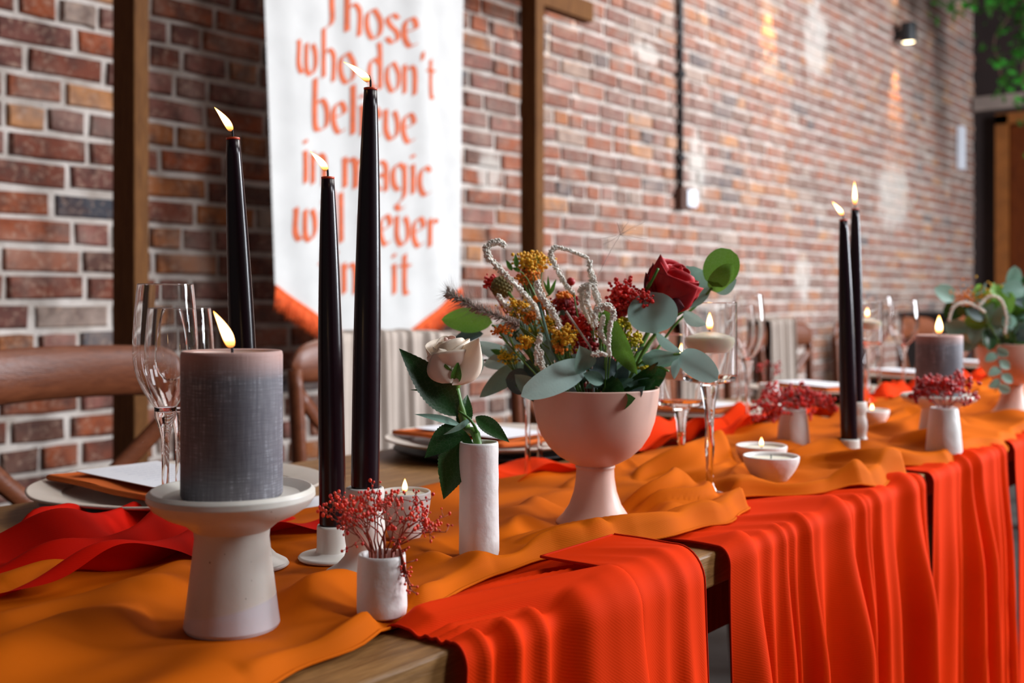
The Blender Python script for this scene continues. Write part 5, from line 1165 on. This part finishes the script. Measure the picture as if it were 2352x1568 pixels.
# amaranth strands
am_g = 'white amaranth strands in the main bouquet'
def strand(pts, label, d=1.10, r=0.0021, seed=0, d2=None):
    r *= 1.32
    rs = random.Random(seed); t = thing('amaranth_strand', C0, label, 'flower', am_g); n = len(pts)
    ps = spline([at(*cq(*p), d + (0 if d2 is None else (d2 - d) * i / (n - 1))) for i, p in enumerate(pts)], 60)
    mb = MB(); mb.tube([tuple(p - C0) for p in ps], r * 0.55, 6); L = sum((b - a).length for a, b in zip(ps, ps[1:])); m = int(L / 0.00085) * 4
    for k in range(m):
        f = rs.random() * 60; i = min(int(f), 59); c = ps[i].lerp(ps[i + 1], f - i); tt_ = f / 60; rr = r * (0.65 + 0.5 * math.sin(math.pi * min(1, tt_ * 1.1 + .1)))
        v = Vector((rs.gauss(0, 1), rs.gauss(0, 1), rs.gauss(0, 1))).normalized(); mb.ball(c + v * rr * 0.8 - C0, r * rs.uniform(.20, .40), 0)
    obj('blossom', mb, M['amaranth'], t, stuff=True)
    end = ps[-1] if (ps[-1] - C0).length < (ps[0] - C0).length else ps[0]
    obj('stem', MB().tube([tuple(p - C0) for p in spline([end, end.lerp(C0, .5) + Vector((0.004, 0, 0)), C0], 8)], 0.0008, 5), M['stem'], t); return t
strand([(780, 180), (740, 155), (690, 168), (662, 205), (690, 272), (760, 340), (850, 432), (930, 515), (980, 575), (1000, 640)], 'long white amaranth strand hooking over at the top left', 1.09, 0.0029, 1)
strand([(995, 410), (1000, 470), (1050, 550), (1100, 620), (1135, 700)], 'short thick white amaranth strand slanting down the middle', 1.07, 0.0029, 2)
strand([(1225, 485), (1170, 430), (1130, 350), (1088, 270), (1080, 222), (1110, 190), (1180, 205), (1260, 235), (1320, 262)], 'white amaranth strand arching over the rose hip', 1.11, 0.0024, 3)
strand([(1330, 280), (1335, 360), (1355, 440), (1385, 500)], 'white amaranth strand hanging from the arch', 1.10, 0.0025, 4)
strand([(1320, 430), (1272, 470), (1290, 580), (1335, 680)], 'left of the three white strands bunched in the centre', 1.09, 0.0026, 5)
strand([(1330, 430), (1312, 520), (1340, 620), (1350, 705)], 'middle of the three white strands bunched in the centre', 1.085, 0.0024, 6)
strand([(1350, 380), (1362, 460), (1385, 540), (1400, 600)], 'right of the three white strands bunched in the centre', 1.09, 0.0028, 7)
strand([(1372, 690), (1365, 615), (1400, 575), (1450, 570), (1482, 622), (1460, 700), (1450, 800), (1460, 890)], 'white amaranth strand looping over the olive leaf', 1.065, 0.0026, 8)
strand([(1415, 640), (1400, 730), (1432, 810)], 'short white strand inside the loop over the olive leaf', 1.07, 0.0024, 9)
strand([(740, 500), (790, 565), (880, 592), (980, 580), (1000, 630)], 'white amaranth strand curling under the seed pod', 1.10, 0.0026, 10)
strand([(1008, 760), (990, 850), (990, 940)], 'short white strand hanging left of the yellow florets', 1.065, 0.0026, 11)
strand([(1015, 860), (1022, 950), (1045, 985), (1100, 950)], 'white strand curling above the bowl rim at left', 1.065, 0.0024, 12)
strand([(1345, 880), (1400, 870), (1440, 885)], 'tiny white strand just above the dark slate leaf', 1.06, 0.0024, 13)
# grass plume
t = thing('grass_plume', C0, 'fuzzy brown grass plume pointing left from the bouquet', 'grass')
gp_ = spline([at(*cq(420, 480), 1.06), at(*cq(560, 560), 1.065), at(*cq(720, 625), 1.07), at(*cq(880, 700), 1.075)], 40); rs = random.Random(6); mb = MB(); md = MB()
for k in range(1700):
    f = rs.random(); i = min(int(f * 40), 39); c = gp_[i].lerp(gp_[i + 1], f * 40 - i); ax = (gp_[0] - gp_[-1]).normalized()
    v = Vector((rs.gauss(0, 1), rs.gauss(0, 1), rs.gauss(0, 1))); v = (v - ax * v.dot(ax)).normalized(); L = rs.uniform(.011, .026) * (0.45 + 0.9 * math.sin(math.pi * min(1, f + 0.15)))
    d_ = (v * 0.9 + ax * rs.uniform(.25, .7)).normalized(); sd = d_.cross(ax).normalized() * 0.00014; b0 = c - C0
    mb.add([b0 - sd, b0 + sd, b0 + d_ * L], [(0, 1, 2)])
    if k % 6 == 0: md.tube([tuple(b0), tuple(b0 + d_ * 0.0065)], [0.0007, 0.0004], 4)
obj('bristles', mb, M['grass'], t, smooth=False, stuff=True); obj('seeds', md, M['wisp'], t, stuff=True)
obj('stem', MB().tube([tuple(p - C0) for p in spline([gp_[0], gp_[20], gp_[-1], at(*cq(1080, 850), 1.08), at(*cq(1180, 920), 1.09), C0], 24)], 0.0008, 6), M['stem'], t)
# wispy grass
t = thing('wispy_grass', C0, 'thin dry grass wisp rising above the bouquet', 'grass'); mb = MB()
top = at(*cq(1525, 110), 1.16); mb.tube([tuple(p - C0) for p in spline([C0, at(*cq(1370, 500), 1.14), at(*cq(1420, 300), 1.15), top], 20)], 0.00035, 4)
for dx, dy in ((60, -90), (100, -40), (-20, -80), (130, 20), (190, 30), (-110, 60), (-190, 30), (160, -80), (80, 40)):
    mb.tube([tuple(p - C0) for p in spline([top, at(*cq(1525 + dx * .5, 110 + dy * .6), 1.16), at(*cq(1525 + dx, 110 + dy), 1.165)], 6)], 0.00022, 3)
obj('stalks', mb, M['wisp'], t, stuff=True)
# bare sticks and small green tips
for (a, b, lab, mt, r) in (((1000, 540), (1085, 860), 'bare grey green stalk upright left of centre', 'eucm', 0.0016), ((1175, 600), (1335, 835), 'bare tan stalk slanting through the red clusters', 'wisp', 0.0012)):
    t = thing('bare_stalk', C0, lab, 'stalk', 'bare stalks in the bouquet'); obj('stalk', MB().tube([tuple(p - C0) for p in (at(*cq(*a), 1.07), at(*cq(*b), 1.07), C0 + Z * 0.02)], r, 7), M[mt], t)
t = thing('green_tip', C0, 'narrow bright green leaf tips right of the golden dome', 'leaves', None)
for p0, p1, w in (((1070, 500), (1115, 390), 26), ((1065, 500), (1060, 370), 24), ((1070, 500), (1030, 400), 20), ((830, 340), (790, 270), 34), ((860, 320), (850, 230), 34), ((880, 340), (830, 320), 30)):
    leaf(t, at(*cq(*p0), 1.13), at(*cq(*p1), 1.13), px(w / 2.8, 1.13), 'sepal', C0, shape='leaf')
obj('stem', MB().tube([tuple(p - C0) for p in spline([C0, at(*cq(1060, 620), 1.13), at(*cq(1068, 495), 1.13)], 8)], 0.0008, 5), M['stem'], t)
obj('stem', MB().tube([tuple(p - C0) for p in spline([C0, at(*cq(980, 500), 1.14), at(*cq(860, 330), 1.13)], 8)], 0.0008, 5), M['stem'], t)

# ------------------------------------------------------------------ second bouquet, far right
q2 = gnd(2325, 2.12, 0.012); footed(q2, 'blush pink footed bowl holding the second bouquet at the right edge')
C2 = Vector((q2.x, q2.y, q2.z + 0.08)); rs = random.Random(40)
t = thing('eucalyptus_bunch', C2, 'loose eucalyptus and green leaves of the second bouquet', 'leaves'); mb = MB()
for k in range(120):
    a = rs.uniform(-1, 1); hgt = rs.uniform(0.055, 0.185) if k > 14 else rs.uniform(0.04, 0.09); lat = rs.uniform(-0.125, 0.12); fw = rs.uniform(-.07, .06)
    if k > 60: lat = rs.uniform(-.10, .12); hgt = rs.uniform(.10, .19)
    B = C2 + R * lat * 0.8 + F * fw * .8 + Z * (hgt * 0.9); D = (R * (lat * 7 + rs.gauss(0, .5)) + Z * rs.gauss(0.1, .5) + F * rs.gauss(-.1, .4)).normalized(); L = rs.uniform(.032, .052)
    o, _ = leaf_mesh(B, B + D * L, L * rs.uniform(.5, .9), twist=rs.uniform(-.6, .6), shape=rs.choice(('round', 'oval')), nu=8, nv=5); o.v = [tuple(Vector(v) - C2) for v in o.v]
    obj('leaf', o, M[rs.choice(('euc', 'eucm', 'eucg', 'eucd', 'eucm', 'rleaf', 'eucg'))], t)
    if k % 2 == 0: mb.tube([tuple(p - C2) for p in spline([C2, C2 + R * lat * .4 + Z * hgt * .5 + F * fw * .4, B], 6)], 0.0011, 5)
obj('stems', mb, M['stem'], t, stuff=True)
for (dx_, dz_, lab, mt) in ((-0.045, 0.155, 'golden florets at the left of the second bouquet', 'yellow'), (0.06, 0.17, 'golden florets at the top of the second bouquet', 'yellow'), (-0.09, 0.15, 'rusty orange florets on the left side of the second bouquet', 'orangef')):
    t = thing('golden_flower', C2, lab, 'flowers', 'florets in the second bouquet'); mb = MB(); c = R * dx_ + Z * dz_
    for k in range(90):
        v = Vector((rs.gauss(0, 1), rs.gauss(0, 1), rs.gauss(0, .8))) * 0.012; mb.ball(c + v, 0.0022, 0)
    obj('florets', mb, M[mt], t, stuff=True); obj('stem', MB().tube([(0, 0, 0), tuple(c * .5 + R * .004), tuple(c)], 0.0010, 5), M['stem'], t)
def strand2(pts, lab, seed):
    rs = random.Random(seed); t = thing('amaranth_strand', C2, lab, 'flower', 'white strands in the second bouquet'); ps = spline([at(u, v, 2.03) for u, v in pts], 40); mb = MB(); mb.tube([tuple(p - C2) for p in ps], 0.0012, 6)
    for k in range(220):
        i = rs.randrange(40); v = Vector((rs.gauss(0, 1), rs.gauss(0, 1), rs.gauss(0, 1))).normalized(); mb.ball(ps[i].lerp(ps[i + 1], rs.random()) + v * 0.0022 - C2, 0.0013, 0)
    obj('blossom', mb, M['amaranth'], t, stuff=True); obj('stem', MB().tube([tuple(ps[0] - C2), tuple((ps[0] - C2) * .5), (0, 0, 0)], 0.001, 5), M['stem'], t)
strand2([(2250, 700), (2275, 680), (2300, 690), (2312, 730), (2308, 765)], 'right white strand drooping in the second bouquet', 3)
strand2([(2262, 715), (2220, 695), (2190, 705), (2180, 735)], 'left white strand curling in the second bouquet', 4)
t = thing('trailing_sprig', C2, 'eucalyptus sprig trailing down in front of the second pink bowl', 'leaves'); tp = spline([C2 + Z * 0.06, at(2290, 800, 2.02), at(2300, 860, 2.0), at(2285, 900, 1.98)], 12)
obj('stem', MB().tube([tuple(p - C2) for p in tp], 0.001, 5), M['twig'], t)
for k in range(7):
    B = tp[4 + k]; D = (R * (-1) ** k * 0.8 - Z * 0.5).normalized(); leaf(t, B, B + D * 0.026, 0.018, 'eucm', C2, shape='oval', twist=rs.uniform(-.5, .5))
